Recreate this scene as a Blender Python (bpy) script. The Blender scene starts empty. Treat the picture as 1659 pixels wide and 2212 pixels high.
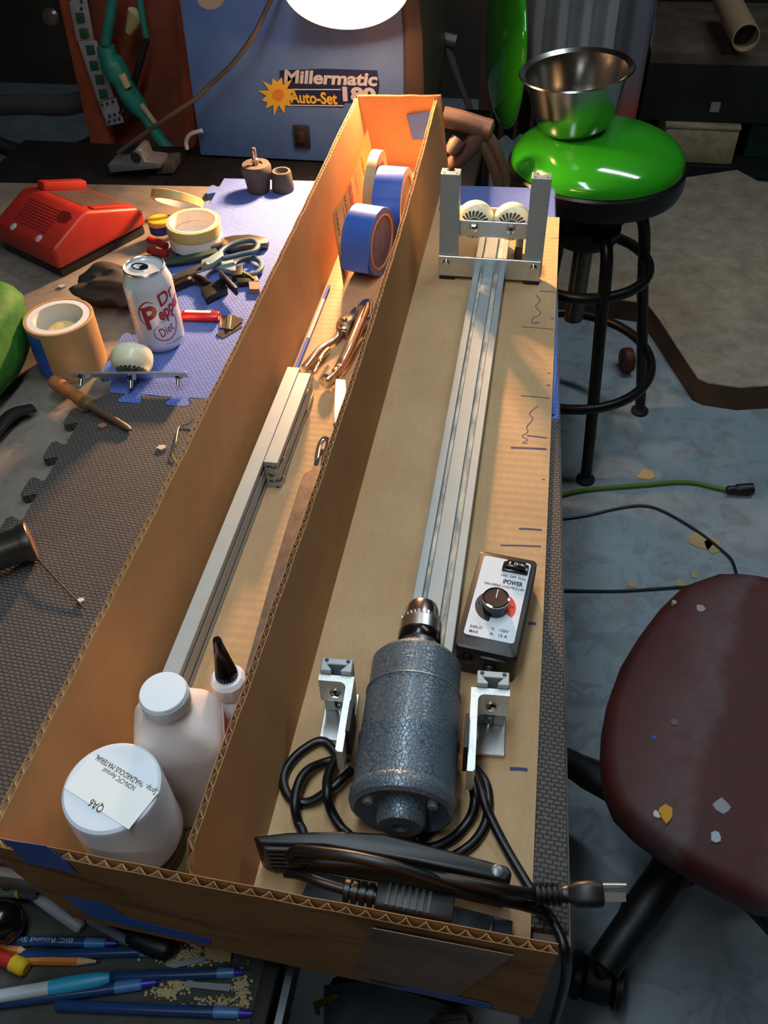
import bpy, bmesh, math, random
from mathutils import Vector, Matrix
from math import sin, cos, pi, sqrt, atan2, radians
random.seed(7)
scene = bpy.context.scene
COL = scene.collection

# ------------------------------------------------------------------ camera
F_PX, CAM_H = 1869.25, 0.705                      # focal length in pixels of a 1659x2212 frame, height above bench
R3 = Matrix(((0.98548, -0.10081, 0.13662), (0.16749, 0.70903, -0.685), (-0.02781, 0.69793, 0.71562)))
cam_d = bpy.data.cameras.new('camera'); cam = bpy.data.objects.new('camera', cam_d); COL.objects.link(cam)
cam_d.sensor_fit = 'VERTICAL'; cam_d.sensor_height = 36.0; cam_d.lens = F_PX * 36.0 / 2212.0
cam_d.clip_start = 0.02; cam_d.clip_end = 50
cam.matrix_world = Matrix.Translation((0, 0, CAM_H)) @ R3.to_4x4()
scene.camera = cam

# ------------------------------------------------------------------ world, lights, exposure
w = bpy.data.worlds.new('world'); scene.world = w; w.use_nodes = True
w.node_tree.nodes['Background'].inputs[0].default_value = (0.5, 0.65, 0.9, 1)
w.node_tree.nodes['Background'].inputs[1].default_value = 0.02
vs = scene.view_settings
vs.view_transform = 'Standard'; vs.look = 'None'; vs.gamma = 1.0; vs.use_curve_mapping = False
vs.exposure = 0.1
def area(name, loc, rot, sx, sy, power, col):
    d = bpy.data.lights.new(name, 'AREA'); d.shape = 'RECTANGLE'; d.size = sx; d.size_y = sy
    d.energy = power; d.color = col
    o = bpy.data.objects.new(name, d); COL.objects.link(o); o.location = loc; o.rotation_euler = rot
    return o
TUBE_A = (-0.20, 0.50, 1.25); TUBE_B = (0.75, 2.0, 1.84); FILL_TUBE = (-0.55, -0.95, 1.84)   # fluorescent fixtures, A hangs over the bench; last one added as unseen front fill
area('fluorescent_light', (TUBE_A[0], TUBE_A[1], TUBE_A[2] - 0.05), (0, 0, 0), 0.16, 1.2, 8.5, (0.78, 0.91, 1.0))
area('fluorescent_light', (TUBE_B[0], TUBE_B[1], TUBE_B[2] - 0.05), (0, 0, 1.1), 0.16, 1.2, 13.0, (0.80, 0.92, 1.0))
area('fluorescent_light', (FILL_TUBE[0], FILL_TUBE[1], FILL_TUBE[2] - 0.05), (0, 0, 1.57), 0.16, 1.2, 4.0, (0.78, 0.91, 1.0))  # unseen fill added behind the viewer to brighten drawer and front wall
LAMP_AX = Vector((0.13, -0.78, -0.60)).normalized()     # where the work lamp's reflector points
LAMP_RIM = Vector((-0.351, 1.615, 0.284))
BULB = LAMP_RIM + LAMP_AX * 0.012
ld = bpy.data.lights.new('work_lamp_bulb', 'POINT'); ld.energy = 9.0; ld.color = (1.0, 0.56, 0.27); ld.shadow_soft_size = 0.030
lo = bpy.data.objects.new('work_lamp_bulb', ld); COL.objects.link(lo); lo.location = BULB
sd_ = bpy.data.lights.new('work_lamp_beam', 'SPOT'); sd_.energy = 160.0; sd_.color = ld.color; sd_.spot_size = radians(150); sd_.spot_blend = 1.0; sd_.shadow_soft_size = 0.030
so = bpy.data.objects.new('work_lamp_beam', sd_); COL.objects.link(so)                      # what the reflector throws forward
so.matrix_world = Matrix.Translation(LAMP_RIM + LAMP_AX * 0.012) @ (-LAMP_AX).to_track_quat('Z', 'Y').to_matrix().to_4x4()

# ------------------------------------------------------------------ pixel -> place on a known plane
ORG = Vector((0, 0, CAM_H))
def _ray(u, v): return R3 @ Vector((u - 829.5, -(v - 1106.0), -F_PX))
def at(u, v, z=0.0):
    d = _ray(u, v); return ORG + d * ((z - CAM_H) / d.z)
def aty(u, v, y):
    d = _ray(u, v); return ORG + d * (y / d.y)

# ------------------------------------------------------------------ geometry helpers: a geo is (verts, faces)
def geo(): return ([], [])
def add(g, *others):
    for o in others:
        n = len(g[0]); g[0].extend(o[0]); g[1].extend([tuple(i + n for i in f) for f in o[1]])
    return g
def xf(g, m):
    return ([m @ Vector(v) for v in g[0]], g[1])
def move(g, v): return xf(g, Matrix.Translation(v))
def box(c, s, rz=0.0, m=None):
    vs = [Vector((x * s[0] / 2, y * s[1] / 2, z * s[2] / 2)) for x in (-1, 1) for y in (-1, 1) for z in (-1, 1)]
    fs = [(0, 1, 3, 2), (4, 6, 7, 5), (0, 4, 5, 1), (2, 3, 7, 6), (0, 2, 6, 4), (1, 5, 7, 3)]
    M = Matrix.Translation(c) @ (m.to_4x4() if m else Matrix.Rotation(rz, 4, 'Z'))
    return xf((vs, fs), M)
def frame(axis, up=Vector((0, 0, 1))):
    z = Vector(axis).normalized(); up = Vector(up)
    if abs(z.dot(up)) > 0.98: up = Vector((1, 0, 0)) if abs(z.x) < 0.9 else Vector((0, 1, 0))
    x = up.cross(z).normalized(); y = z.cross(x)
    return Matrix((x, y, z)).transposed()
def lathe(prof, n=32, base=(0, 0, 0), axis=(0, 0, 1), closed=False, spin=0.0):
    vs, fs = [], []
    for r, z in prof:
        for k in range(n):
            a = 2 * pi * k / n + spin; vs.append(Vector((r * cos(a), r * sin(a), z)))
    m = len(prof)
    for i in range(m if closed else m - 1):
        for k in range(n):
            k2 = (k + 1) % n; j = (i + 1) % m
            fs.append((i * n + k, i * n + k2, j * n + k2, j * n + k))
    if not closed:
        if prof[0][0] > 1e-6: fs.append(tuple(reversed(range(n))))
        if prof[-1][0] > 1e-6: fs.append(tuple(range((m - 1) * n, m * n)))
    return xf((vs, fs), Matrix.Translation(base) @ frame(axis).to_4x4())
def cyl(p0, p1, r0, r1=None, n=24):
    p0, p1 = Vector(p0), Vector(p1); d = p1 - p0
    return lathe([(r0, 0), (r0 if r1 is None else r1, d.length)], n, p0, d)
def ring(ro, ri, h, n=48, base=(0, 0, 0), axis=(0, 0, 1), b=0.0008):
    return lathe([(ri, 0), (ro - b, 0), (ro, b), (ro, h - b), (ro - b, h), (ri, h)], n, base, axis, closed=True)
def smooth(pts, k=6, closed=False):
    pts = [Vector(p) for p in pts]; n = len(pts); out = []
    rng = range(n) if closed else range(n - 1)
    for i in rng:
        p1, p2 = pts[i], pts[(i + 1) % n]
        p0 = pts[i - 1] if (closed or i > 0) else p1 * 2 - p2
        p3 = pts[(i + 2) % n] if (closed or i < n - 2) else p2 * 2 - p1
        for j in range(k):
            t = j / k
            out.append(0.5 * ((2 * p1) + (p2 - p0) * t + (2 * p0 - 5 * p1 + 4 * p2 - p3) * t * t + (3 * p1 - p0 - 3 * p2 + p3) * t ** 3))
    if not closed: out.append(pts[-1])
    return out
def sweep(pts, r, n=10, closed=False, flat=1.0):
    """tube along pts; r number or list; flat squashes the section along its up direction"""
    pts = [Vector(p) for p in pts]; N = len(pts)
    rs = r if isinstance(r, (list, tuple)) else [r] * N
    vs, fs = [], []; up = None
    for i, p in enumerate(pts):
        a = pts[(i - 1) % N] if (closed or i > 0) else p
        b = pts[(i + 1) % N] if (closed or i < N - 1) else p
        t = (b - a).normalized()
        if up is None:
            up = Vector((0, 0, 1))
            if abs(t.dot(up)) > 0.95: up = Vector((1, 0, 0))
        up = (up - t * up.dot(t)).normalized(); s = t.cross(up)
        for k in range(n):
            an = 2 * pi * k / n
            vs.append(p + s * (cos(an) * rs[i]) + up * (sin(an) * rs[i] * flat))
    for i in range(N if closed else N - 1):
        j = (i + 1) % N
        for k in range(n):
            k2 = (k + 1) % n; fs.append((i * n + k, i * n + k2, j * n + k2, j * n + k))
    if not closed:
        fs.append(tuple(reversed(range(n)))); fs.append(tuple(range((N - 1) * n, N * n)))
    return (vs, fs)
def prism(poly, z0, z1):
    """polygon of (x, y) pairs, counter-clockwise, extruded from z0 to z1"""
    n = len(poly)
    a = sum(poly[i][0] * poly[(i + 1) % n][1] - poly[(i + 1) % n][0] * poly[i][1] for i in range(n))
    if a < 0: poly = list(reversed(poly))
    vs = [Vector((p[0], p[1], z0)) for p in poly] + [Vector((p[0], p[1], z1)) for p in poly]
    fs = [tuple(reversed(range(n))), tuple(range(n, 2 * n))]
    fs += [(i, (i + 1) % n, (i + 1) % n + n, i + n) for i in range(n)]
    return (vs, fs)
def prism_on(poly, p, ex, ey, ez, t):
    """polygon in the plane (ex, ey) at p, thickness t along ez"""
    g = prism(poly, 0, t)
    M = Matrix((Vector(ex), Vector(ey), Vector(ez))).transposed().to_4x4()
    return xf(g, Matrix.Translation(p) @ M)
def rrect(w, h, r, k=4):
    out = []
    for cx, cy, a0 in ((w / 2 - r, h / 2 - r, 0), (-w / 2 + r, h / 2 - r, pi / 2), (-w / 2 + r, -h / 2 + r, pi), (w / 2 - r, -h / 2 + r, 1.5 * pi)):
        for i in range(k + 1):
            a = a0 + i * pi / 2 / k; out.append((cx + r * cos(a), cy + r * sin(a)))
    return out
def sheet(f, nu, nv):
    """grid of points f(s, t), s and t in 0..1"""
    vs = [Vector(f(i / nu, j / nv)) for j in range(nv + 1) for i in range(nu + 1)]
    fs = [(j * (nu + 1) + i, j * (nu + 1) + i + 1, (j + 1) * (nu + 1) + i + 1, (j + 1) * (nu + 1) + i) for j in range(nv) for i in range(nu)]
    return (vs, fs)
def blob(c, s, seed=0, amp=0.15, n=20, freq=1.0):
    from mathutils import noise
    vs, fs = [], []
    m = n // 2
    for j in range(m + 1):
        th = pi * j / m
        for i in range(n):
            ph = 2 * pi * i / n
            d = Vector((sin(th) * cos(ph), sin(th) * sin(ph), cos(th)))
            k = 1 + amp * noise.noise(d * 1.7 * freq + Vector((seed * 3.1, seed, 0)))
            vs.append(Vector(c) + Vector((d.x * s[0] * k, d.y * s[1] * k, d.z * s[2] * k)))
    for j in range(m):
        for i in range(n):
            i2 = (i + 1) % n; fs.append((j * n + i, (j + 1) * n + i, (j + 1) * n + i2, j * n + i2))
    return (vs, fs)
def text(s, height, depth=0.0002, bold=0.0, shear=0.0, width=None, sx=1.0):
    """lettering as a mesh, centred on the origin in xy, height = cap height"""
    cu = bpy.data.curves.new('t', 'FONT'); cu.body = s; cu.size = 1.0; cu.align_x = 'CENTER'
    cu.extrude = 0.0; cu.offset = bold; cu.shear = shear; cu.resolution_u = 4
    o = bpy.data.objects.new('t', cu); COL.objects.link(o)
    dg = bpy.context.evaluated_depsgraph_get(); me = o.evaluated_get(dg).to_mesh()
    vs = [v.co.copy() for v in me.vertices]; fs = [tuple(p.vertices) for p in me.polygons]
    o.evaluated_get(dg).to_mesh_clear(); bpy.data.objects.remove(o); bpy.data.curves.remove(cu)
    k = height / 0.70
    x0, x1 = min(v.x for v in vs), max(v.x for v in vs)
    kx = (width / (x1 - x0)) if width else k * sx
    mx = (x0 + x1) / 2
    vs = [Vector(((v.x - mx) * kx, (v.y - 0.35) * k, depth)) for v in vs]
    return (vs, fs)
def fine(g, step, axis=0):
    """cut a geo into slices along one axis so that it can be bent"""
    bm = bmesh.new(); bv = [bm.verts.new(v) for v in g[0]]
    for f in g[1]:
        try: bm.faces.new([bv[i] for i in f])
        except ValueError: pass
    lo_, hi_ = min(v[axis] for v in g[0]), max(v[axis] for v in g[0])
    x = lo_ + step
    no = Vector((0, 0, 0)); no[axis] = 1
    while x < hi_:
        co = Vector((0, 0, 0)); co[axis] = x
        bmesh.ops.bisect_plane(bm, geom=bm.verts[:] + bm.edges[:] + bm.faces[:], plane_co=co, plane_no=no, dist=1e-7)
        x += step
    bm.verts.index_update()
    out = ([v.co.copy() for v in bm.verts], [tuple(v.index for v in f.verts) for f in bm.faces]); bm.free()
    return out
def wrap(g, r, ang0, z0, off=0.0002):
    """bend flat lettering (x along the girth, y up) round a vertical cylinder of radius r"""
    return ([Vector(((r + off) * cos(ang0 + v[0] / r), (r + off) * sin(ang0 + v[0] / r), z0 + v[1])) for v in g[0]], g[1])

# ------------------------------------------------------------------ scene objects
ROOTM = {}
def mesh_obj(name, g, m, parent=None, bevel=0.0, seg=2, ang=35, world=True):
    me = bpy.data.meshes.new(name)
    vs = g[0]
    if parent is not None and world:
        inv = ROOTM[parent.name]; vs = [inv @ Vector(v) for v in vs]
    me.from_pydata([tuple(v) for v in vs], [], g[1]); me.update()
    if bevel > 0:
        bm = bmesh.new(); bm.from_mesh(me)
        bmesh.ops.remove_doubles(bm, verts=bm.verts, dist=1e-7)
        es = [e for e in bm.edges if len(e.link_faces) == 2 and e.calc_face_angle(0) > radians(30)]
        bmesh.ops.bevel(bm, geom=es, offset=bevel, offset_type='OFFSET', segments=seg, profile=0.5, affect='EDGES', clamp_overlap=True)
        bm.to_mesh(me); bm.free()
    me.polygons.foreach_set('use_smooth', [True] * len(me.polygons))
    me.set_sharp_from_angle(angle=radians(ang))
    if m is not None: me.materials.append(m)
    o = bpy.data.objects.new(name, me); COL.objects.link(o)
    if parent is not None:
        o.parent = parent; ROOTM[o.name] = ROOTM[parent.name]
    else: ROOTM[o.name] = Matrix.Identity(4)
    return o
def tag(o, label, cat, group=None, kind=None):
    if label: o['label'] = label
    if cat: o['category'] = cat
    if group: o['group'] = group
    if kind: o['kind'] = kind
    return o
def thing(name, label, cat, loc, rz=0.0, group=None, m=None):
    o = bpy.data.objects.new(name, None); COL.objects.link(o); o.empty_display_size = 0.02
    M = Matrix.Translation(loc) @ (m.to_4x4() if m else Matrix.Rotation(rz, 4, 'Z'))
    o.matrix_world = M; ROOTM[o.name] = M.inverted()
    return tag(o, label, cat, group)
def single(name, g, m, label, cat, group=None, **k):
    """a thing that is one mesh; its origin goes to the middle of its base"""
    xs = [v[0] for v in g[0]]; ys = [v[1] for v in g[0]]; zs = [v[2] for v in g[0]]
    b = Vector(((min(xs) + max(xs)) / 2, (min(ys) + max(ys)) / 2, min(zs)))
    o = mesh_obj(name, ([Vector(v) - b for v in g[0]], g[1]), m, **k); o.location = b
    return tag(o, label, cat, group)
def struct(name, g, m, parent=None, **k):
    o = mesh_obj(name, g, m, parent, **k); o['kind'] = 'structure'; return o
def xyz(u, x, y, z): return Vector((x, y, z))

# ------------------------------------------------------------------ materials
def lin(h):
    h = h.lstrip('#'); c = [int(h[i:i + 2], 16) / 255 for i in (0, 2, 4)]
    return tuple((x / 12.92 if x <= 0.04045 else ((x + 0.055) / 1.055) ** 2.4) for x in c)
MATS = {}
class NT:
    def __init__(s, name):
        s.m = bpy.data.materials.new(name); s.m.use_nodes = True; s.t = s.m.node_tree
        s.b = s.t.nodes['Principled BSDF']; s.tc = s.n('ShaderNodeTexCoord')
    def n(s, typ, **k):
        nd = s.t.nodes.new(typ)
        for a, v in k.items(): setattr(nd, a, v)
        return nd
    def l(s, a, b): s.t.links.new(a, b)
    def coords(s, scale=(1, 1, 1), space='Object', rot=(0, 0, 0), loc=(0, 0, 0)):
        mp = s.n('ShaderNodeMapping'); mp.inputs['Scale'].default_value = scale; mp.inputs['Rotation'].default_value = rot
        mp.inputs['Location'].default_value = loc
        s.l(s.tc.outputs[space], mp.inputs['Vector']); return mp.outputs[0]
    def noise(s, scale, detail=4, rough=0.55, vec=None, dist=0.0):
        nd = s.n('ShaderNodeTexNoise'); nd.inputs['Scale'].default_value = scale; nd.inputs['Detail'].default_value = detail
        nd.inputs['Roughness'].default_value = rough; nd.inputs['Distortion'].default_value = dist
        s.l(vec if vec is not None else s.tc.outputs['Object'], nd.inputs['Vector']); return nd.outputs['Fac']
    def ramp(s, fac, stops, interp='LINEAR'):
        nd = s.n('ShaderNodeValToRGB'); nd.color_ramp.interpolation = interp
        el = nd.color_ramp.elements
        while len(el) < len(stops): el.new(0.5)
        for e, (p, c) in zip(el, stops):
            e.position = p; e.color = (*(c if not isinstance(c, str) else lin(c)), 1) if not isinstance(c, float) else (c, c, c, 1)
        s.l(fac, nd.inputs[0]); return nd.outputs[0]
    def mix(s, fac, a, b, mode='MIX'):
        nd = s.n('ShaderNodeMix', data_type='RGBA', blend_type=mode)
        for sock, v in ((nd.inputs[0], fac), (nd.inputs[6], a), (nd.inputs[7], b)):
            if hasattr(v, 'links') or hasattr(v, 'node'): s.l(v, sock)
            elif isinstance(v, (int, float)): sock.default_value = v
            else: sock.default_value = (*(lin(v) if isinstance(v, str) else v), 1)
        return nd.outputs[2]
    def math(s, op, a, b=0.0):
        nd = s.n('ShaderNodeMath', operation=op)
        for sock, v in ((nd.inputs[0], a), (nd.inputs[1], b)):
            if isinstance(v, (int, float)): sock.default_value = v
            else: s.l(v, sock)
        return nd.outputs[0]
    def bump(s, h, strength=0.3, dist=0.001):
        nd = s.n('ShaderNodeBump'); nd.inputs['Strength'].default_value = strength; nd.inputs['Distance'].default_value = dist
        s.l(h, nd.inputs['Height']); s.l(nd.outputs[0], s.b.inputs['Normal'])
    def col(s, c): s.l(c, s.b.inputs['Base Color'])
def mat(name, color, rough=0.5, metal=0.0, var=0.0, vscale=20.0, bump=0.0, bscale=200.0, spec=None, coat=0.0, trans=0.0, sub=0.0, emit=None, estr=0.0):
    if name in MATS: return MATS[name]
    t = NT(name); c = lin(color) if isinstance(color, str) else color
    t.b.inputs['Base Color'].default_value = (*c, 1)
    t.b.inputs['Roughness'].default_value = rough; t.b.inputs['Metallic'].default_value = metal
    if spec is not None: t.b.inputs['Specular IOR Level'].default_value = spec
    if coat: t.b.inputs['Coat Weight'].default_value = coat; t.b.inputs['Coat Roughness'].default_value = 0.08
    if trans: t.b.inputs['Transmission Weight'].default_value = trans
    if sub:
        t.b.inputs['Subsurface Weight'].default_value = sub; t.b.inputs['Subsurface Radius'].default_value = (1, 0.8, 0.7); t.b.inputs['Subsurface Scale'].default_value = 0.006
    if emit: t.b.inputs['Emission Color'].default_value = (*(lin(emit) if isinstance(emit, str) else emit), 1); t.b.inputs['Emission Strength'].default_value = estr
    if var > 0:
        nz = t.noise(vscale, 5, 0.6)
        lo_ = tuple(x * (1 - var) for x in c); hi_ = tuple(min(1, x * (1 + var)) for x in c)
        t.col(t.ramp(nz, [(0.3, lo_), (0.7, hi_)]))
    if bump > 0: t.bump(t.noise(bscale, 3, 0.6), bump, 0.0006)
    MATS[name] = t.m; return t.m
def m_cardboard(name, base='#bf9060', dark='#ab7d50', ridge_axis=None, pitch=0.0105, stain=False):
    t = NT(name)
    n1 = t.noise(9, 5, 0.6); n2 = t.noise(240, 3, 0.7, vec=t.coords((1, 0.25, 0.25)))
    c = t.ramp(n1, [(0.3, dark), (0.7, base)])
    c = t.mix(t.math('MULTIPLY', n2, 0.35), c, '#8a6440')
    if stain:
        n3 = t.noise(14, 6, 0.65, vec=t.coords((0.35, 1, 1.5)), dist=1.2)
        c = t.mix(t.ramp(n3, [(0.52, 0.0), (0.68, 0.75)]), c, '#5b3d26')
    t.col(c); t.b.inputs['Roughness'].default_value = 0.8; t.b.inputs['Specular IOR Level'].default_value = 0.25
    if ridge_axis is not None:
        w = t.n('ShaderNodeTexWave'); w.bands_direction = 'XYZ'[ridge_axis]; w.inputs['Scale'].default_value = 0.314 / pitch
        w.inputs['Distortion'].default_value = 0.6; w.inputs['Detail'].default_value = 1.0
        t.l(t.tc.outputs['Object'], w.inputs['Vector'])
        nb = t.math('ADD', w.outputs['Fac'], t.math('MULTIPLY', n1, 2.0)); t.bump(nb, 0.35, 0.0005)
    MATS[name] = t.m; return t.m
def m_mat(name, c_hi, c_lo, dirt, sc=1.0, dirt_amt=0.6):
    t = NT(name)
    b = t.n('ShaderNodeTexBrick'); b.inputs['Scale'].default_value = 1.0; b.offset = 0.5
    b.inputs['Brick Width'].default_value = 0.0064 * sc; b.inputs['Row Height'].default_value = 0.0040 * sc
    b.inputs['Mortar Size'].default_value = 0.0011 * sc; b.inputs['Mortar Smooth'].default_value = 1.0
    b.inputs['Color1'].default_value = (*lin(c_hi), 1); b.inputs['Color2'].default_value = (*[x * 0.86 for x in lin(c_hi)], 1)
    b.inputs['Mortar'].default_value = (*lin(c_lo), 1)
    n0 = t.noise(150, 2, 0.5); vec = t.n('ShaderNodeVectorMath', operation='ADD')
    sc2 = t.n('ShaderNodeVectorMath', operation='SCALE'); sc2.inputs['Scale'].default_value = 0.0012
    nz = t.n('ShaderNodeTexNoise'); nz.inputs['Scale'].default_value = 90; t.l(t.tc.outputs['Object'], nz.inputs['Vector'])
    t.l(nz.outputs['Color'], sc2.inputs[0]); t.l(t.coords(rot=(0, 0, 0.04)), vec.inputs[0]); t.l(sc2.outputs[0], vec.inputs[1])
    t.l(vec.outputs[0], b.inputs['Vector'])
    n1 = t.noise(7, 5, 0.65); n2 = t.noise(260, 2, 0.6)
    c = t.mix(t.math('MULTIPLY', t.ramp(n1, [(0.4, 0.0), (0.75, 1.0)]), dirt_amt), b.outputs['Color'], dirt)
    c = t.mix(t.ramp(n2, [(0.70, 0.0), (0.76, 0.5)]), c, '#b8aa98')
    t.col(c); t.b.inputs['Roughness'].default_value = 0.72
    t.bump(t.math('SUBTRACT', 1.0, b.outputs['Fac']), 0.55, 0.0009)
    MATS[name] = t.m; return t.m
CARD = m_cardboard('cardboard'); CARD_BASE = m_cardboard('cardboard_base', '#c8a880', '#b8966c', ridge_axis=1, pitch=0.0115)
CARD_OUT = m_cardboard('cardboard_outer', '#a5784e', '#8c623c', stain=True)
CARD_EDGE = mat('cardboard_fluting', '#d4af80', 0.85, var=0.15, vscale=60)
BLUE_MAT = m_mat('blue_foam', '#6880c8', '#304b9e', '#5a6c96', dirt_amt=0.3)
BLACK_MAT = m_mat('black_foam', '#605a56', '#1f1e1e', '#44382f', dirt_amt=0.55)
BLUE_TAPE = mat('blue_masking_tape', '#2f5fb5', 0.45, var=0.1, vscale=40, bump=0.15, bscale=500)
ALU = mat('anodised_aluminium', '#a3adae', 0.5, 0.45, var=0.04, vscale=60)
ALU_RAW = mat('mill_aluminium', '#d5d8da', 0.30, 0.9, var=0.08, vscale=90, bump=0.05, bscale=300)
STEEL = mat('polished_steel', '#cfcfcc', 0.30, 1.0)
DSTEEL = mat('dark_steel', '#6d655d', 0.35, 0.9, var=0.2, vscale=70)
CHROME = mat('chrome', '#e2e2e2', 0.06, 1.0)
BLACK = mat('black_plastic', '#141516', 0.42, var=0.15, vscale=80, bump=0.1, bscale=900)
BLACK_G = mat('black_gloss_plastic', '#0c0c0e', 0.2)
RUBBER = mat('black_rubber', '#1a1919', 0.6, var=0.2, vscale=40)
WHITE_PL = mat('white_plastic', '#eef1f4', 0.35, sub=0.15)
INK = mat('black_ink', '#1c1a22', 0.6)
BLUEINK = mat('blue_marker_ink', '#2c2a5e', 0.6)
RED_INK = mat('red_ink', '#c31f2a', 0.5)
WHITE_INK = mat('white_print', '#eeeeee', 0.5)

# ------------------------------------------------------------------ the room
FZ = -0.665
t = NT('painted_concrete')
n1 = t.noise(2.2, 8, 0.62); n2 = t.noise(15, 8, 0.72, dist=0.8); n3 = t.noise(48, 6, 0.7)
c = t.ramp(n1, [(0.3, '#7f8e96'), (0.55, '#93a2aa'), (0.75, '#8a9094')])
c = t.mix(t.ramp(n2, [(0.55, 0.0), (0.60, 0.5)], 'LINEAR'), c, '#7d7671')
c = t.mix(t.ramp(n2, [(0.66, 0.0), (0.67, 1.0)]), c, '#8a6f56')
c = t.mix(t.ramp(n3, [(0.68, 0.0), (0.72, 0.8)]), c, '#4d5257')
t.col(c); t.b.inputs['Roughness'].default_value = 0.6
t.bump(t.math('ADD', t.math('MULTIPLY', t.ramp(n2, [(0.5, 0.0), (0.6, 1.0)]), 1.0), t.math('MULTIPLY', n3, 0.4)), 0.5, 0.002)
FLOORM = t.m
struct('floor', box((0, 1.0, FZ - 0.05), (5.2, 6.0, 0.1)), FLOORM)
WALLM = mat('dark_wall', '#4a3d33', 0.85, var=0.35, vscale=3)
struct('wall_back', box((0, 3.75, 0.6), (5.2, 0.1, 2.7)), WALLM)
struct('wall_left', box((-2.55, 0.9, 0.6), (0.1, 5.6, 2.7)), WALLM)
struct('wall_right', box((2.55, 0.9, 0.6), (0.1, 5.6, 2.7)), WALLM)
struct('wall_front', box((0, -1.95, 0.6), (5.2, 0.1, 2.7)), WALLM)
struct('ceiling', box((0, 0.9, 2.0), (5.2, 5.8, 0.1)), mat('ceiling_paint', '#8d8a84', 0.9))
for (fx, fy, fz), rz, lab in ((TUBE_A, 0.0, 'fluorescent fixture hanging above the bench'), (TUBE_B, 1.1, 'fluorescent ceiling fixture beyond the red chair'), (FILL_TUBE, 1.57, 'unseen fluorescent fill fixture added behind the viewer')):
    t_ = thing('ceiling_light', lab, 'light', (fx, fy, fz), rz, 'fluorescent fixtures')
    mesh_obj('housing', box((0, 0, 0.045), (0.24, 1.26, 0.07)), mat('white_enamel', '#dcdcd8', 0.4), t_, bevel=0.008, world=False)
    for s in (-0.06, 0.06):
        mesh_obj('tube', cyl((s, -0.6, -0.02), (s, 0.6, -0.02), 0.016), mat('lit_tube', '#ffffff', 0.4, emit=(0.82, 0.93, 1.0), estr=1.2), t_, world=False)
    for q_ in (-0.5, 0.5):
        if fz < 1.5: mesh_obj('hanger', cyl((0, q_, 0.08), (0, q_, 1.95 - fz), 0.003, n=8), DSTEEL, t_, world=False)

# ------------------------------------------------------------------ bench and foam mats
EY = Vector((-0.0405, 1, 0)).normalized(); EX = Vector((EY.y, -EY.x, 0))       # the bench lies a little askew to the box
EDGE0 = Vector((0.081, 0.255, 0))                                              # near right corner of the mats
def be(a, b, z=0.0):                                                            # bench coordinates: a leftwards, b away
    p = EDGE0 - EX * a + EY * b; return Vector((p.x, p.y, z))
MT = 0.012
t = NT('dusty_plywood')
n1 = t.noise(6, 7, 0.65); n2 = t.noise(30, 5, 0.7); n3 = t.noise(300, 2, 0.5)
c = t.ramp(n1, [(0.3, '#5d5148'), (0.6, '#857a6e'), (0.8, '#8f8a83')])
c = t.mix(t.ramp(n2, [(0.55, 0.0), (0.75, 0.7)]), c, '#3b332d'); c = t.mix(t.ramp(n3, [(0.70, 0.0), (0.75, 0.6)]), c, '#b9b3a8')
t.col(c); t.b.inputs['Roughness'].default_value = 0.75; t.bump(n2, 0.2, 0.001); PLY = t.m
bench = thing('workbench', 'grey dusty wooden workbench carrying the foam mats and the long cardboard box', 'workbench', (-0.55, 0.85, FZ))
mesh_obj('bench_top', prism([tuple(be(-0.004, -0.012).xy), tuple(be(-0.004, 1.262).xy), tuple(be(1.30, 1.225).xy), tuple(be(1.30, -0.012).xy)], -MT - 0.03, -MT), PLY, bench, bevel=0.002)
WOOD_D = mat('dark_wood', '#3f3128', 0.8, var=0.3, vscale=12)
for a, b in ((0.06, 0.10), (1.2, 0.10), (0.06, 1.16), (1.2, 1.16)):
    p = be(a, b); mesh_obj('leg', box((p.x, p.y, (FZ - MT - 0.03) / 2), (0.07, 0.07, -FZ - MT - 0.03)), WOOD_D, bench, bevel=0.003)
def knobs(p0, p1, n, d, phase=0):
    """jigsaw edge from p0 to p1: n dovetail knobs of depth d sticking out to the left of the way"""
    p0, p1 = Vector(p0), Vector(p1); e = (p1 - p0) / n; L = e.length; e.normalize(); o = Vector((-e.y, e.x, 0)); out = []
    for k in range(n):
        b = p0 + e * L * k
        for s, h in ((0.0, 0), (0.30, 0), (0.33, 0.15), (0.24, 0.75), (0.30, 1.0), (0.70, 1.0), (0.76, 0.75), (0.67, 0.15), (0.70, 0)):
            out.append(b + e * L * s + o * d * h)
    return out
W_, B0 = 0.622, 0.612
seam = knobs(be(W_ - 0.03, B0), be(0.0, B0), 9, -0.018)
blue = [be(0, 1.252), be(W_ - 0.02, 1.252)] + knobs(be(W_ - 0.02, 1.24), be(W_ - 0.02, B0 + 0.02), 9, -0.018) + seam + [be(0, B0)]
single('foam_mat', prism([tuple(p.xy) for p in blue], -MT, 0.0), BLUE_MAT, 'blue interlocking foam mat under the far half of the box', 'mat', 'interlocking foam mats')
far = []
for i_, p in enumerate(seam):                                # the black edge follows the blue one at a hair's distance
    d_ = (seam[min(i_ + 1, len(seam) - 1)] - seam[max(i_ - 1, 0)]).normalized(); far.insert(0, p + Vector((d_.y, -d_.x, 0)) * 0.0011)
black = [be(0, -0.004)] + [be(0, B0 - 0.0011)] + far + knobs(be(W_ - 0.012, B0 - 0.02), be(W_ - 0.012, 0.0), 9, -0.02) + [be(W_ - 0.012, -0.004)]
single('foam_mat', prism([tuple(p.xy) for p in black], -MT, 0.0), BLACK_MAT, 'black woven-texture foam mat under the near half of the box', 'mat', 'interlocking foam mats')

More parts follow.
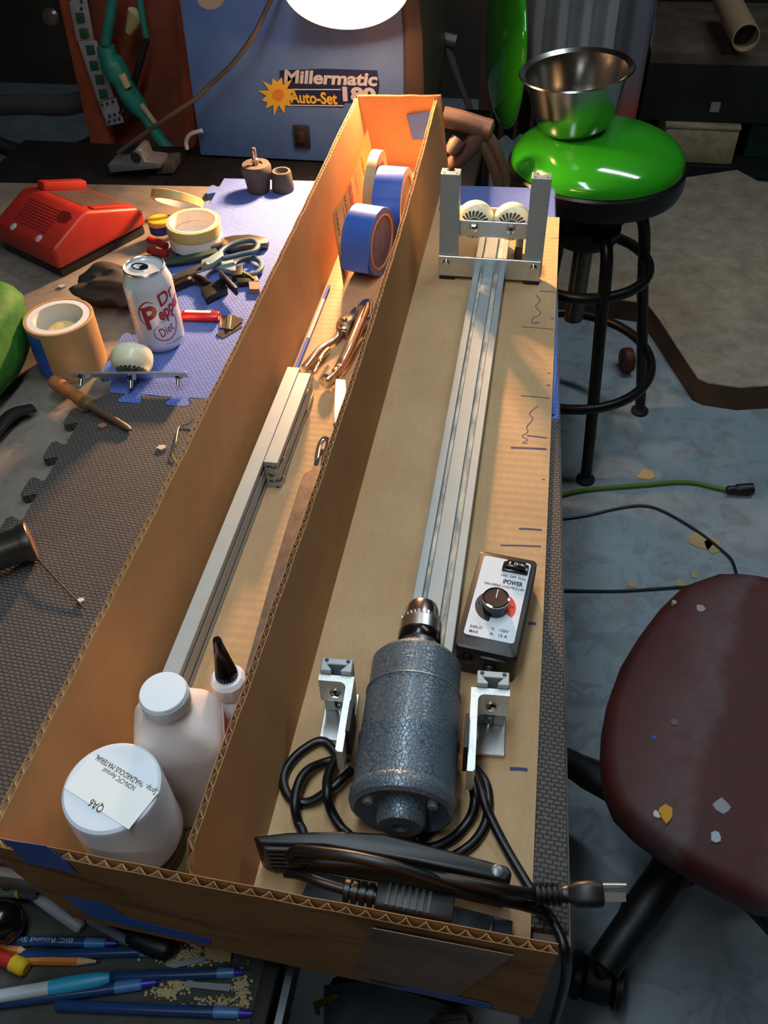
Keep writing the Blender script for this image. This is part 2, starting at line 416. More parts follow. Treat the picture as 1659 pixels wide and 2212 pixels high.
# ------------------------------------------------------------------ the long cardboard box
HB, TB = 0.125, 0.0052
bx_ = thing('cardboard_box', 'long open cardboard box divided lengthwise, holding tools, bottles and a rod lathe', 'box', (-0.12, 0.88, 0.0))
XL0, XL1 = -0.302, -0.327           # left wall: foot, top
XD0, XD1 = -0.167, -0.187           # dividing wall: foot, top
XR = 0.049                          # right edge of the floor sheet
YF = lambda x: 0.206 - (x + 0.30) * 0.035          # the front wall stands a little askew
YB = 1.553
def panel(name, base0, base1, top0, top1, thick, m_in, m_out, pitch=0.0112, bow=0.0, wob=0.0, cut=None):
    """corrugated wall: two liners and the fluting between them; base/top give the inner face's corners"""
    base0, base1, top0, top1 = map(Vector, (base0, base1, top0, top1))
    d = (base1 - base0); L = d.length; d.normalize(); nrm = Vector((d.y, -d.x, 0))       # outward = to the right of the way
    N = max(8, int(L / 0.02))
    rnd = random.Random(len(name) * 7 + int(L * 100))
    jit = [rnd.uniform(-1, 1) * wob for _ in range(N + 1)]
    def pt(s, h, off):
        b = base0.lerp(base1, s); tp = top0.lerp(top1, s)
        p = b.lerp(tp, h) + nrm * off
        i = s * N; a = int(min(i, N - 1)); z = jit[a] * (1 - i + a) + jit[a + 1] * (i - a)
        p += nrm * (bow * sin(pi * s) * h) + Vector((0, 0, z * h))
        if cut: p.z -= cut(s) * h
        return p
    LT = 0.0005
    def liner(o0, o1):
        a = sheet(lambda s, h: pt(s, h, o0), N, 4); b = sheet(lambda s, h: pt(s, h, o1), N, 4)
        g = geo(); add(g, a, ([v for v in b[0]], [tuple(reversed(f)) for f in b[1]]))
        n1 = N + 1; off = len(a[0])
        for i in range(N):                                   # close top and bottom
            g[1].append((4 * n1 + i, 4 * n1 + i + 1, off + 4 * n1 + i + 1, off + 4 * n1 + i)); g[1].append((i + 1, i, off + i, off + i + 1))
        for j in range(4):
            g[1].append((j * n1, (j + 1) * n1, off + (j + 1) * n1, off + j * n1)); k = N
            g[1].append(((j + 1) * n1 + k, j * n1 + k, off + j * n1 + k, off + (j + 1) * n1 + k))
        return g
    root = mesh_obj(name, liner(0, LT), m_in, bx_)
    mesh_obj('outer_liner', liner(thick - LT, thick), m_out, root)
    K = int(L / pitch) * 12
    amp = (thick - 2 * LT) / 2 - 0.0002
    def fl(s, h):
        o = thick / 2 + amp * (2 * abs(sin(pi * s * L / pitch)) ** 0.75 - 1); return pt(s, 0.02 + 0.975 * h, o)
    f0 = sheet(fl, K, 1); f1 = sheet(lambda s, h: fl(s, h) + d * 0.00035 , K, 1)
    add(f0, (f1[0], [tuple(reversed(f)) for f in f1[1]]))
    n1 = K + 1; off = 2 * n1
    for i in range(K): f0[1].append((n1 + i, n1 + i + 1, off + n1 + i + 1, off + n1 + i))
    mesh_obj('fluting', f0, CARD_EDGE, root)
    return root
mesh_obj('floor_sheet', prism([(XL0 - 0.003, YF(XL0)), (XR + 0.004, YF(XR) + 0.003), (XR - 0.007, 1.392), (-0.162, 1.392), (-0.162, YB), (XL0 - 0.012, YB)], 0.0004, 0.004), CARD_BASE, bx_)
ZF = 0.004
left_wall = panel('left_wall', (XL0, YB, 0.002), (XL0, YF(XL0) + 0.002, 0.002), (XL1, YB, HB), (XL1, YF(XL1) + 0.002, HB), TB, CARD, CARD, wob=0.0012, bow=-0.004)
divider = panel('dividing_wall', (XD0, YB, ZF), (XD0, YF(XD0) + 0.002, ZF), (XD1, YB, HB), (XD1, YF(XD1) + 0.002, HB), TB, CARD, CARD, wob=0.0014, bow=-0.011,
      cut=lambda s: max(0.0, (s - 0.985) / 0.015) * 0.03 + (0.006 if 0.262 < s < 0.268 else 0.0))
panel('front_wall', (XL0 - 0.0, YF(XL0), 0.0), (XR + 0.008, YF(XR), -0.004), (XL1 - 0.008, YF(XL1), HB), (XR + 0.012, YF(XR) + 0.004, HB), 0.0065, CARD, CARD_OUT, pitch=0.0118, wob=0.0012)
panel('back_wall', (-0.164, YB, 0.002), (XL0 - 0.004, YB, 0.002), (XD1 + 0.006, YB + 0.006, HB + 0.006), (XL1 - 0.002, YB, HB + 0.003), TB, CARD, CARD, wob=0.0008)
# marks drawn with a pen on the floor sheet, right of the rail
def ink(pts, w, z, par, m=BLUEINK, name='pen_mark'):
    pts = [Vector((p.x, p.y, z)) for p in pts]; vs, fs = [], []
    for i, p in enumerate(pts):
        a, b = pts[max(0, i - 1)], pts[min(len(pts) - 1, i + 1)]; d = (b - a).normalized(); s = Vector((-d.y, d.x, 0)) * w / 2
        vs += [p - s, p + s]
    fs = [(2 * i, 2 * i + 1, 2 * i + 3, 2 * i + 2) for i in range(len(pts) - 1)]
    vs2 = [v + Vector((0, 0, 0.0002)) for v in vs]
    return mesh_obj(name, (vs2, fs), m, par)
for (u0, v0, u1, v1, wd) in ((1188, 516, 1208, 514, 1.0), (1165, 629, 1204, 631, 1.6), (1187, 688, 1203, 690, 1.5), (1127, 706, 1199, 712, 1.4), (1183, 806, 1195, 807, 1.4), (1181, 832, 1193, 834, 2.2), (1125, 855, 1193, 861, 1.4),
        (1138, 941, 1188, 947, 1.8), (1103, 967, 1187, 971, 3.2), (1171, 1036, 1184, 1037, 1.5), (1121, 1142, 1180, 1146, 2.6), (1081, 1178, 1183, 1182, 2.0), (1141, 1347, 1175, 1350, 3.6), (1101, 1661, 1160, 1666, 3.4)):
    a, b = at(u0, v0, ZF), at(u1, v1, ZF); b.x = min(b.x, XR - 0.006)
    ink([a, a.lerp(b, 0.5) + Vector((0, 0.0004, 0)), b], wd / 1000, ZF, bx_)
for pl in ([(1158, 637), (1167, 650), (1157, 662), (1168, 677), (1151, 688), (1150, 696), (1165, 697), (1148, 700)], [(1162, 877), (1144, 893), (1151, 905), (1138, 922), (1140, 933), (1128, 943), (1140, 950), (1129, 957), (1140, 958)]):
    ink(smooth([at(u, v, ZF) for u, v in pl], 8), 0.0011, ZF, bx_)
# strips of blue tape on the box
def patch(name, pts, off, m, par, t_=0.0003):
    """thin flat patch through points that lie in one plane"""
    pts = [Vector(p) for p in pts]; n = (pts[1] - pts[0]).cross(pts[2] - pts[0]).normalized()
    if n.dot(ORG - pts[0]) < 0: n = -n
    a = [p + n * off for p in pts]; b = [p + n * (off + t_) for p in pts]; k = len(pts)
    fs = [tuple(range(k, 2 * k)), tuple(reversed(range(k)))] + [(i, (i + 1) % k, (i + 1) % k + k, i + k) for i in range(k)]
    return mesh_obj(name, (a + b, fs), m, par)
yfo = lambda u, v: aty(u, v, YF(-0.1) - 0.0068 + 0.0)
def on_front(u, v):
    d = _ray(u, v)                                           # plane of the front wall's outer face
    n = Vector((0.035, 1, 0)).normalized(); p0 = Vector((-0.30, 0.206 - 0.0066, 0)); return ORG + d * ((p0 - ORG).dot(n) / d.dot(n))
patch('blue_tape', [on_front(u, v) for u, v in ((8, 1812), (100, 1826), (133, 1850), (170, 1886), (60, 1864))], 0.0003, BLUE_TAPE, bx_)
patch('blue_tape', [on_front(u, v) for u, v in ((135, 1933), (226, 1950), (255, 1969), (274, 1980), (455, 2027), (452, 2040), (192, 1978))], 0.0003, BLUE_TAPE, bx_)
patch('blue_tape', [on_front(u, v) for u, v in ((800, 2112), (1062, 2168), (1064, 2180), (798, 2118))], 0.0003, BLUE_TAPE, bx_)
patch('clear_tape', [on_front(u, v) for u, v in ((805, 2003), (1110, 2062), (985, 2152), (758, 2112))], 0.0003, mat('clear_packing_tape', '#80624a', 0.35, var=0.35, vscale=25, bump=0.3, bscale=60), bx_)
patch('blue_tape', [aty(u, v, YB - 0.001) for u, v in ((878, 248), (935, 240), (921, 301), (892, 301))], 0.0006, BLUE_TAPE, bx_)
b0 = at(402, 1862, ZF)
patch('blue_tape', [Vector((-0.218, 0.216, 0.008)), Vector((-0.176, 0.2145, 0.008)), Vector((-0.178, 0.2145, 0.075)), Vector((-0.215, 0.216, 0.05))], 0.001, BLUE_TAPE, bx_)
rt = [at(1195, 800, ZF), at(1202, 800, -0.002), at(1200, 880, -0.002), at(1193, 880, ZF)]
mesh_obj('blue_tape', box((XR - 0.0005, 0.935, 0.0018), (0.0030, 0.125, 0.0030), 0.008), BLUE_TAPE, bx_)
# ------------------------------------------------------------------ rod lathe on the right side of the box floor
Z0 = ZF + 0.0002
def slot_profile(w, h, d=0.004):
    return [(0, 0), (w, 0), (w, h), (.80 * w, h), (.80 * w, h - d), (.64 * w, h - d), (.64 * w, h), (.31 * w, h), (.31 * w, h - d), (.20 * w, h - d), (.20 * w, h), (0, h)]
rail = thing('aluminium_rail', 'long flat aluminium rail with two slots lying between motor and wheel stand', 'rail', (-0.058, 0.85, Z0))
RW = 0.047
prof = [(p[0], p[1]) for p in slot_profile(RW, 0.0165)]
mesh_obj('extrusion', prism_on(prof, (-0.0820, 1.285, Z0), (1, 0, 0), (0, 0, 1), (0, -1, 0), 0.828), ALU, rail, bevel=0.0006, seg=1)
t = NT('groove_dust'); nz = t.noise(90, 5, 0.7, vec=t.coords((1, 0.25, 1)))
t.col(t.ramp(nz, [(0.38, '#7f8687'), (0.52, '#b9b2a2'), (0.7, '#d9d3c4')])); t.b.inputs['Roughness'].default_value = 0.7; DUST = t.m
for a, b in ((.215, .295), (.655, .785)):
    mesh_obj('dust_strip', box((-0.082 + RW * (a + b) / 2, 0.871, Z0 + 0.0131), (RW * (b - a), 0.822, 0.0010)), DUST, rail)

MAX_F, MAX_B = Vector((-0.0560, 0.303, 0.0475)), Vector((-0.0640, 0.447, 0.0475))
md = (MAX_B - MAX_F).normalized(); ms = Vector((md.y, -md.x, 0))
t = NT('hammered_grey_paint'); v = t.n('ShaderNodeTexVoronoi'); v.feature = 'DISTANCE_TO_EDGE'; v.inputs['Scale'].default_value = 260
nzz = t.n('ShaderNodeTexNoise'); nzz.inputs['Scale'].default_value = 120; t.l(t.tc.outputs['Object'], nzz.inputs['Vector'])
t.l(t.mix(0.004, t.tc.outputs['Object'], nzz.outputs['Color']), v.inputs['Vector'])
e_ = t.ramp(v.outputs['Distance'], [(0.0, 0.0), (0.12, 1.0)])
n1 = t.noise(25, 4, 0.6)
t.col(t.mix(t.math('MULTIPLY', t.math('SUBTRACT', 1.0, e_), t.ramp(n1, [(0.35, 0.1), (0.6, 0.9)])), t.ramp(n1, [(0.3, '#5d6a75'), (0.7, '#6d7b86')]), '#333b44'))
t.b.inputs['Roughness'].default_value = 0.33; t.b.inputs['Metallic'].default_value = 0.35; t.bump(e_, 0.35, 0.0005); HAMMER = t.m
motor = thing('drill_motor', 'grey hammered-paint cylindrical motor with steel chuck clamped between two brackets', 'motor', (-0.062, 0.37, Z0))
rM = 0.0425
ML = (MAX_B - MAX_F).length
mesh_obj('motor_body', lathe([(0.0, 0.006), (0.022, 0.006), (0.034, 0.003), (rM - 0.0045, 0.0), (rM - 0.001, 0.002), (rM + 0.0008, 0.006), (rM + 0.0008, 0.013), (rM - 0.0006, 0.015), (rM - 0.0004, 0.056), (rM + 0.0004, 0.059), (rM + 0.0004, 0.0615), (rM - 0.0010, 0.0625),
    (rM - 0.0012, 0.105), (rM - 0.0022, 0.106), (rM - 0.0022, ML - 0.006), (rM - 0.006, ML - 0.001), (0.018, ML), (0, ML)], 72, MAX_F, md), HAMMER, motor)
mesh_obj('seam_ring', lathe([(rM - 0.0022, 0.1050), (rM - 0.0004, 0.1052), (rM - 0.0004, 0.1064), (rM - 0.0022, 0.1066)], 72, MAX_F, md), mat('worn_metal_edge', '#a9a29b', 0.4, 0.8), motor)
boss = mesh_obj('end_boss', lathe([(0.020, 0.006), (0.0195, -0.008), (0.017, -0.012), (0.0066, -0.0125), (0.0060, -0.006), (0, -0.006)], 40, MAX_F, md), HAMMER, motor)
for k, an in enumerate((35, 150, 265)):
    c_ = MAX_F + ms * 0.030 * cos(radians(an)) + Vector((0, 0, 0.030 * sin(radians(an)))) - md * 0.0002
    mesh_obj('end_screw', lathe([(0.0042, 0.004), (0.0042, -0.0012), (0.0034, -0.002), (0, -0.002)], 16, c_, md), mat('painted_screw', '#8b979f', 0.35, 0.5), motor)
MAX_B = MAX_B - md * 0.0
def lathe_s(prof, n, base, axis, *a, **k): return lathe([(r, z * 1.2) for r, z in prof], n, base, axis)
CHK = 1.18
chuck = mesh_obj('chuck', lathe_s([(0.0185, 0.0), (0.0185, 0.014), (0.0180, 0.015), (0.0180, 0.0155)], 48, MAX_B, md, ), STEEL, motor)
mesh_obj('chuck_neck', lathe_s([(0.0150, -0.001), (0.0150, 0.0045), (0.0, 0.0046)], 32, MAX_B - md * 0.003, md), BLACK_G, motor)
mesh_obj('grip_ring', lathe_s([(0.0196, 0.0155), (0.0200, 0.0165), (0.0200, 0.0225), (0.0196, 0.0235), (0.0, 0.0235)], 48, MAX_B, md, ), BLACK_G, chuck)
mesh_obj('sleeve', lathe_s([(0.0198, 0.0236), (0.0198, 0.034), (0.0180, 0.0355), (0.0, 0.0355)], 48, MAX_B, md, ), STEEL, chuck)
g = geo()
for k in range(26):
    a = 2 * pi * k / 26; d_ = ms * cos(a) + Vector((0, 0, sin(a)))
    add(g, xf(box((0, 0, 0), (0.0022, 0.0026, 0.004)), Matrix.Translation(MAX_B + md * 0.0438 + d_ * 0.0178) @ frame(md, d_).to_4x4()))
mesh_obj('gear_teeth', g, STEEL, chuck)
mesh_obj('chuck_nose', lathe_s([(0.0160, 0.0355), (0.0160, 0.047), (0.0140, 0.052), (0.0075, 0.0535), (0.0065, 0.046), (0, 0.046)], 48, MAX_B, md, ), mat('smoked_steel', '#b5a9a8', 0.22, 1.0), chuck)
for k in range(3):
    a = 2 * pi * k / 3 + 0.5; d_ = ms * cos(a) + Vector((0, 0, sin(a)))
    mesh_obj('chuck_jaw', cyl(MAX_B + md * 0.055 + d_ * 0.0045, MAX_B + md * 0.0665 + d_ * 0.0035, 0.0028, 0.0020, 8), STEEL, chuck)
# clamping brackets, one on each side
def bracket(sgn, corner, tip, end):
    """corner = outer corner of the L next to the motor, tip = free end of the long arm, end = free end of the short arm"""
    zt, zb = 0.068, 0.036; th = 0.0062
    corner, tip, end = Vector(corner), Vector(tip), Vector(end)
    ex = (end - corner).normalized(); ey = (tip - corner).normalized()
    la, lb = (end - corner).length, (tip - corner).length
    poly = [(0, 0), (la, 0), (la, th)]
    for k in range(6):
        a = k / 5 * pi / 2; poly.append((th + 0.006 * (1 - sin(a)), th + 0.006 * (1 - cos(a))))
    poly += [(th, lb - 0.002), (th - 0.002, lb), (0, lb)]
    pts = [corner + ex * p[0] + ey * p[1] for p in poly]
    an = mesh_obj('angle_bracket', prism([(p.x, p.y) for p in pts], zb, zt), mat('sawn_aluminium', '#dfe2dd', 0.42, 0.55, var=0.12, vscale=220), motor)
    mid = corner + ex * (la * 0.55)
    mesh_obj('bolt', lathe([(0.0052, 0), (0.0052, 0.0012), (0.0036, 0.003), (0, 0.0034)], 20, (mid.x + ey.x * th, mid.y + ey.y * th, 0.050), ey), CHROME, an)
    # upright slotted post behind the short arm
    w2, d2 = 0.0275, 0.0135
    pc = corner + ex * (la - w2 / 2 - 0.001) - ey * 0.0005
    poly = [(-w2 / 2, 0), (-0.004, 0), (-0.004, -0.002), (-0.0085, -0.007), (0.0085, -0.007), (0.004, -0.002), (0.004, 0), (w2 / 2, 0), (w2 / 2, -d2), (-w2 / 2, -d2)]
    pts = [pc + ex * p[0] + ey * p[1] for p in poly]
    ps = mesh_obj('slotted_post', prism([(p.x, p.y) for p in pts], Z0 + 0.0042, 0.0735), ALU, motor, bevel=0.0007, seg=1)
    for q in (-0.0095, 0.0095):
        h = pc + ex * q - ey * (d2 - 0.0028); mesh_obj('bore', cyl((h.x, h.y, 0.0725), (h.x, h.y, 0.0738), 0.0019, n=12), mat('dark_bore', '#2b3a4a', 0.7), ps)
    b1 = pc + ey * 0.0005
    mesh_obj('bolt', cyl((b1.x, b1.y, Z0 + 0.004), (b1.x, b1.y, Z0 + 0.020), 0.0022, n=12), CHROME, ps)
    mesh_obj('nut', lathe([(0.0042, 0), (0.0042, 0.0035)], 6, (b1.x, b1.y, Z0 + 0.012)), CHROME, ps)
    # foot plate on the box floor
    f0 = pc - ex * 0.015 - ey * 0.020; pl = [f0, f0 + ex * 0.030, f0 + ex * 0.030 + ey * 0.050, f0 + ey * 0.050]
    mesh_obj('foot_plate', prism([(p.x, p.y) for p in pl], Z0, Z0 + 0.004), ALU_RAW, motor, bevel=0.0006, seg=1)
    # rubber pad between arm and motor
    p0 = corner + ey * (lb * 0.38) - ex * 0.0014
    poly = [p0 + ex * 0.0012, p0 - ex * 0.0022, p0 + ey * lb * 0.4 - ex * 0.0022, p0 + ey * lb * 0.4 + ex * 0.0012]
    mesh_obj('rubber_pad', prism([(p.x, p.y) for p in poly], 0.034, 0.074), RUBBER, motor)
eyb = -md
cL = at(775, 1470, 0.068); cR = at(1018, 1500, 0.068)
def xyv(v): return Vector((v.x, v.y, 0))
cL = Vector((-0.1135, 0.409, 0)); cR = Vector((-0.0125, 0.414, 0))
bracket(-1, cL, cL + eyb * 0.072, cL - ms * 0.031)
bracket(1, cR, cR + eyb * 0.078, cR + ms * 0.033)
mesh_obj('cable_bushing', cyl((-0.0665, 0.330, 0.0062), (-0.0665, 0.330, 0.012), 0.008), RUBBER, motor)

# stand with two skateboard wheels at the far end
t = NT('printed_wheel')      # cream urethane with a printed ring of slanted dark stripes on the faces
sp = t.n('ShaderNodeSeparateXYZ'); t.l(t.tc.outputs['Object'], sp.inputs[0])
ang = t.math('ARCTAN2', sp.outputs['Z'], sp.outputs['X'])
rad = t.math('SQRT', t.math('ADD', t.math('POWER', sp.outputs['X'], 2.0), t.math('POWER', sp.outputs['Z'], 2.0)))
st = t.math('GREATER_THAN', t.math('SINE', t.math('ADD', t.math('MULTIPLY', ang, 21.0), t.math('MULTIPLY', rad, 220.0))), 0.05)
bd = t.math('MULTIPLY', t.math('GREATER_THAN', rad, 0.0125), t.math('LESS_THAN', rad, 0.0215))
fc = t.math('LESS_THAN', sp.outputs['Y'], -0.0135)
t.col(t.mix(t.math('MULTIPLY', t.math('MULTIPLY', st, bd), fc), '#efe6c4', '#3a2a4c')); t.b.inputs['Roughness'].default_value = 0.3
t.b.inputs['Subsurface Weight'].default_value = 0.12; t.b.inputs['Subsurface Scale'].default_value = 0.004; WHEELM = t.m
WPROF = [(0.0095, -0.0155), (0.013, -0.0165), (0.0205, -0.0160), (0.0245, -0.0125), (0.0270, -0.007), (0.0275, 0), (0.0270, 0.007), (0.0245, 0.0125), (0.0205, 0.0160), (0.013, 0.0165), (0.0095, 0.0155)]
def wheel(par, c, axis=(0, 1, 0), rootmat=None):
    o = mesh_obj('wheel', lathe(WPROF, 40, (0, 0, 0), axis, closed=True), WHEELM, par, world=False)
    o.location = ROOTM[par.name] @ Vector(c)
    b = mesh_obj('bearing', lathe([(0.0096, -0.0145), (0.0030, -0.0150), (0.0030, 0.0150), (0.0096, 0.0145)], 28, (0, 0, 0), axis, closed=True), STEEL, o, world=False)
    return o
ts = thing('wheel_stand', 'aluminium stand with two slotted uprights and a pair of cream wheels over the rail', 'stand', (-0.058, 1.19, Z0))
YT = 1.178
for x0 in (-0.135, -0.0085):
    w2, d2 = 0.0272, 0.020
    poly = [(0, 0), (w2, 0), (w2, d2), (w2 / 2 + 0.004, d2), (w2 / 2 + 0.004, d2 - 0.0025), (w2 / 2 + 0.0065, d2 - 0.0045), (w2 / 2 + 0.004, d2 - 0.009), (w2 / 2 - 0.004, d2 - 0.009), (w2 / 2 - 0.0065, d2 - 0.0045), (w2 / 2 - 0.004, d2 - 0.0025), (w2 / 2 - 0.004, d2), (0, d2)]
    u = mesh_obj('upright', prism([(x0 + p[0], YT + p[1]) for p in poly], 0.0145, 0.1665), ALU, ts, bevel=0.0006, seg=1)
    for q in (0.005, w2 - 0.005): mesh_obj('bore', cyl((x0 + q, YT + 0.005, 0.1655), (x0 + q, YT + 0.005, 0.1667), 0.0016, n=12), MATS['dark_bore'], u)
lb = mesh_obj('lower_bar', box((-0.0590, YT - 0.0022, 0.0265), (0.152, 0.0036, 0.0325)), ALU_RAW, ts, bevel=0.0005, seg=1)
mesh_obj('lower_bar_flange', box((-0.0590, YT + 0.0100, 0.0123), (0.152, 0.020, 0.0030)), ALU_RAW, lb)
for x in (-0.1235, 0.0065): mesh_obj('bolt', lathe([(0.0055, 0), (0.0052, 0.0015), (0.0034, 0.0034), (0, 0.004)], 20, (x, YT - 0.004, 0.0325), (0, -1, 0)), CHROME, lb)
ub = mesh_obj('upper_bar', box((-0.0585, YT + 0.0222, 0.0765), (0.150, 0.0034, 0.0250)), ALU_RAW, ts, bevel=0.0005, seg=1)
for x in (-0.0865, -0.0320):
    mesh_obj('axle', cyl((x, YT + 0.008, 0.0795), (x, YT + 0.066, 0.0795), 0.0030, n=14), CHROME, ub)
    mesh_obj('nut', lathe([(0.0066, 0), (0.0066, 0.005), (0.0045, 0.0068), (0, 0.0068)], 6, (x, YT + 0.0203, 0.0795), (0, -1, 0)), CHROME, ub)
    wheel(ts, (x, YT + 0.0440, 0.0795))
for x in (-0.122, 0.0055): mesh_obj('rubber_foot', box((x, YT + 0.006, (Z0 + 0.0106) / 2), (0.0235, 0.020, 0.0106 - Z0)), RUBBER, ts, bevel=0.0008)
mesh_obj('rear_plate', box((-0.0585, YT + 0.0670, 0.0765), (0.110, 0.0030, 0.024)), ALU_RAW, ts, bevel=0.0005, seg=1)
mesh_obj('rear_block', box((-0.0185, YT + 0.075, 0.0170), (0.012, 0.030, 0.0255)), BLACK, ts, bevel=0.001)

# speed controller
cc = at(1075, 1298, 0.045); CDIR = (at(1101, 1192, 0.045) - at(1050, 1400, 0.045)); CROT = atan2(CDIR.y, CDIR.x) - pi / 2
ctl = thing('speed_controller', 'black motor speed controller with white label, rocker switch and knob beside the rail', 'controller', (cc.x, cc.y, Z0), CROT)
def lp(g): return g
CH = 0.0445 - Z0
mesh_obj('case', move(prism(rrect(0.0585, 0.122, 0.005), 0, CH), (0, 0, 0)), BLACK, ctl, bevel=0.0022, world=False)
lab = mesh_obj('label_plate', prism(rrect(0.0475, 0.1005, 0.003), CH, CH + 0.0007), mat('label_white', '#dfe3ea', 0.35), ctl, world=False)
lab.location = (0, 0.004, 0)
ROOTM[lab.name] = Matrix.Identity(4)
def lt(s, h, x, y, m=INK, name='lettering', **k):
    o = mesh_obj(name, move(text(s, h, 0, **k), (x, y, CH + 0.0009)), m, lab, world=False); return o
sw = mesh_obj('rocker_switch', box((0.0095, 0.0440, CH + 0.0018), (0.0255, 0.0120, 0.0036)), BLACK_G, ctl, bevel=0.0008, world=False)
sk = mesh_obj('rocker', box((0.0095, 0.0445, CH + 0.0052), (0.0195, 0.0082, 0.0052)), BLACK_G, sw, bevel=0.0010, world=False)
for s_, x in (('II', 0.0035), ('O', 0.0095), ('I', 0.0155)):
    mesh_obj('switch_mark', move(text(s_, 0.0034, 0, bold=0.01), (x, 0.0445, CH + 0.00795)), WHITE_INK, sw, world=False)
lt('VAR  OFF  FULL', 0.0030, 0.0095, 0.0290, bold=0.014, width=0.0255)
lt('IPOWER', 0.0052, 0.0105, 0.0215, bold=0.035, width=0.0195)
lt('FAN SPEED CONTROLLER', 0.0028, 0.0030, 0.0150, bold=0.014, width=0.0390)
lt('INPUT', 0.0032, -0.0135, -0.0400, bold=0.014, width=0.0115); lt('MAX', 0.0032, -0.0148, -0.0455, bold=0.014, width=0.0085)
lt('V.   120V', 0.0032, 0.0085, -0.0380, bold=0.014, width=0.0165); lt('A.   15 A', 0.0032, 0.0083, -0.0440, bold=0.014, width=0.0165)
def fan(a0, a1, r0, r1, n=24):
    vs, fs = [], []
    for k in range(n + 1):
        a = radians(a0 + (a1 - a0) * k / n); vs += [Vector((r0 * cos(a), r0 * sin(a), 0)), Vector((r1 * cos(a), r1 * sin(a), 0))]
    return (vs, [(2 * k, 2 * k + 1, 2 * k + 3, 2 * k + 2) for k in range(n)])
KC = Vector((-0.0008, -0.0115, CH + 0.0009))
mesh_obj('low_scale', move(fan(120, 262, 0.008, 0.0195), KC), mat('scale_black', '#23242a', 0.5), lab, world=False)
mesh_obj('high_scale', move(fan(-28, 52, 0.008, 0.0195), KC), mat('scale_red', '#d63a2a', 0.5), lab, world=False)
lt('L', 0.0038, -0.0156, -0.0115, WHITE_INK); lt('H', 0.0038, 0.0145, -0.0085, WHITE_INK)
kn = mesh_obj('knob', lathe([(0.0124, 0), (0.0126, 0.012), (0.0120, 0.0150), (0.0112, 0.0152), (0.0105, 0.0140), (0.0, 0.0132)], 40, (-0.0008, -0.0090, CH + 0.0008)), BLACK_G, ctl, world=False)
mesh_obj('knob_ring', lathe([(0.0127, 0.0142), (0.0127, 0.0152), (0.0112, 0.0155), (0.0110, 0.0148)], 40, (-0.0008, -0.0090, CH + 0.0008), closed=True), CHROME, kn, world=False)
mesh_obj('knob_face', lathe([(0.0110, 0.0147), (0.0, 0.0138)], 40, (-0.0008, -0.0090, CH + 0.0010)), mat('brown_metal_disc', '#6b5044', 0.25, 0.9), kn, world=False)
mesh_obj('knob_pointer', box((-0.0008, -0.0040, CH + 0.0160), (0.0008, 0.0100, 0.0006)), WHITE_INK, kn, world=False)
mesh_obj('end_socket', box((0.008, -0.0625, CH * 0.55), (0.024, 0.004, CH * 0.62)), BLACK, ctl, bevel=0.001, world=False)
mesh_obj('strain_relief', lathe([(0.0075, 0)] + [(0.0075 if k % 2 else 0.0066, 0.002 + 0.0016 * k) for k in range(13)] + [(0.005, 0.024)], 24, (0.006, -0.0640, CH * 0.45), (0, -1, -0.12)), BLACK, ctl, world=False)
mesh_obj('push_button', lathe([(0.0055, 0), (0.0055, 0.003), (0.003, 0.0045), (0, 0.0045)], 20, (-0.0165, -0.0605, CH * 0.62), (0, -1, 0)), BLACK_G, ctl, world=False)
mesh_obj('mounting_ear', lathe([(0.0085, 0), (0.0085, 0.004), (0.007, 0.006), (0, 0.006)], 24, (-0.008, 0.0625, 0.018)), BLACK, ctl, world=False)

# cords of motor and controller
CORD = mat('black_cord', '#0e0e10', 0.38, var=0.2, vscale=200)
def cord(name, pts, r, label, m=None, cat='cord', k=7, **kw):
    P_ = [at(u, v, z) for u, v, z in pts]
    return single(name, sweep(smooth(P_, k), r, 12), m or CORD, label, cat, **kw)
cr = 0.0042; zc = Z0 + cr
cord('motor_cord', [(742, 1650, zc), (700, 1600 + 2, zc), (655, 1620, zc), (622, 1655, zc), (612, 1690, zc), (630, 1727, zc), (668, 1733, zc), (712, 1706, zc + .007), (742, 1680, zc + .008), (760, 1665, zc + .006)], cr, 'thick black motor cord coiled left of the grey motor, outermost loop', group='motor cord loops')
cord('motor_cord', [(752, 1636, zc), (700, 1648, zc), (660, 1668, zc + .008), (641, 1705, zc + .009), (637, 1740, zc + .009), (644, 1775, zc), (652, 1792, zc - .0005), (660, 1815, zc)], cr, 'black motor cord running from under the left bracket down to the pedal', group='motor cord loops')
cord('motor_cord', [(748, 1615, zc + .006), (722, 1645, zc + .010), (708, 1680, zc + .014), (707, 1715, zc + .017), (715, 1750, zc + .006), (735, 1785, zc), (752, 1802, zc), (770, 1822, zc)], cr, 'black motor cord curving tightly beside the left bracket arm', group='motor cord loops')
cord('motor_cord', [(1022, 1655, zc), (1048, 1690, zc + .002), (1056, 1730, zc), (1050, 1775, zc), (1030, 1812, zc), (1000, 1838, zc), (960, 1860, zc)], cr, 'black motor cord loop right of the motor, outer bend', group='motor cord loops')
cord('motor_cord', [(1020, 1690, zc + .009), (1026, 1730, zc + .009), (1014, 1770, zc + .002), (985, 1805, zc), (950, 1826, zc), (915, 1836, zc)], cr, 'black motor cord loop right of the motor, inner bend', group='motor cord loops')
cord('motor_cord', [(955, 1770, zc), (930, 1795, zc), (905, 1812, zc), (885, 1828, zc)], cr, 'short stretch of black cord in front of the motor slanting left', group='motor cord loops')
cord('motor_cord', [(872, 1765, zc + .001), (893, 1800, zc + .012), (905, 1815, zc + .0125), (925, 1840, zc)], cr, 'short stretch of black cord in front of the motor slanting right', group='motor cord loops')
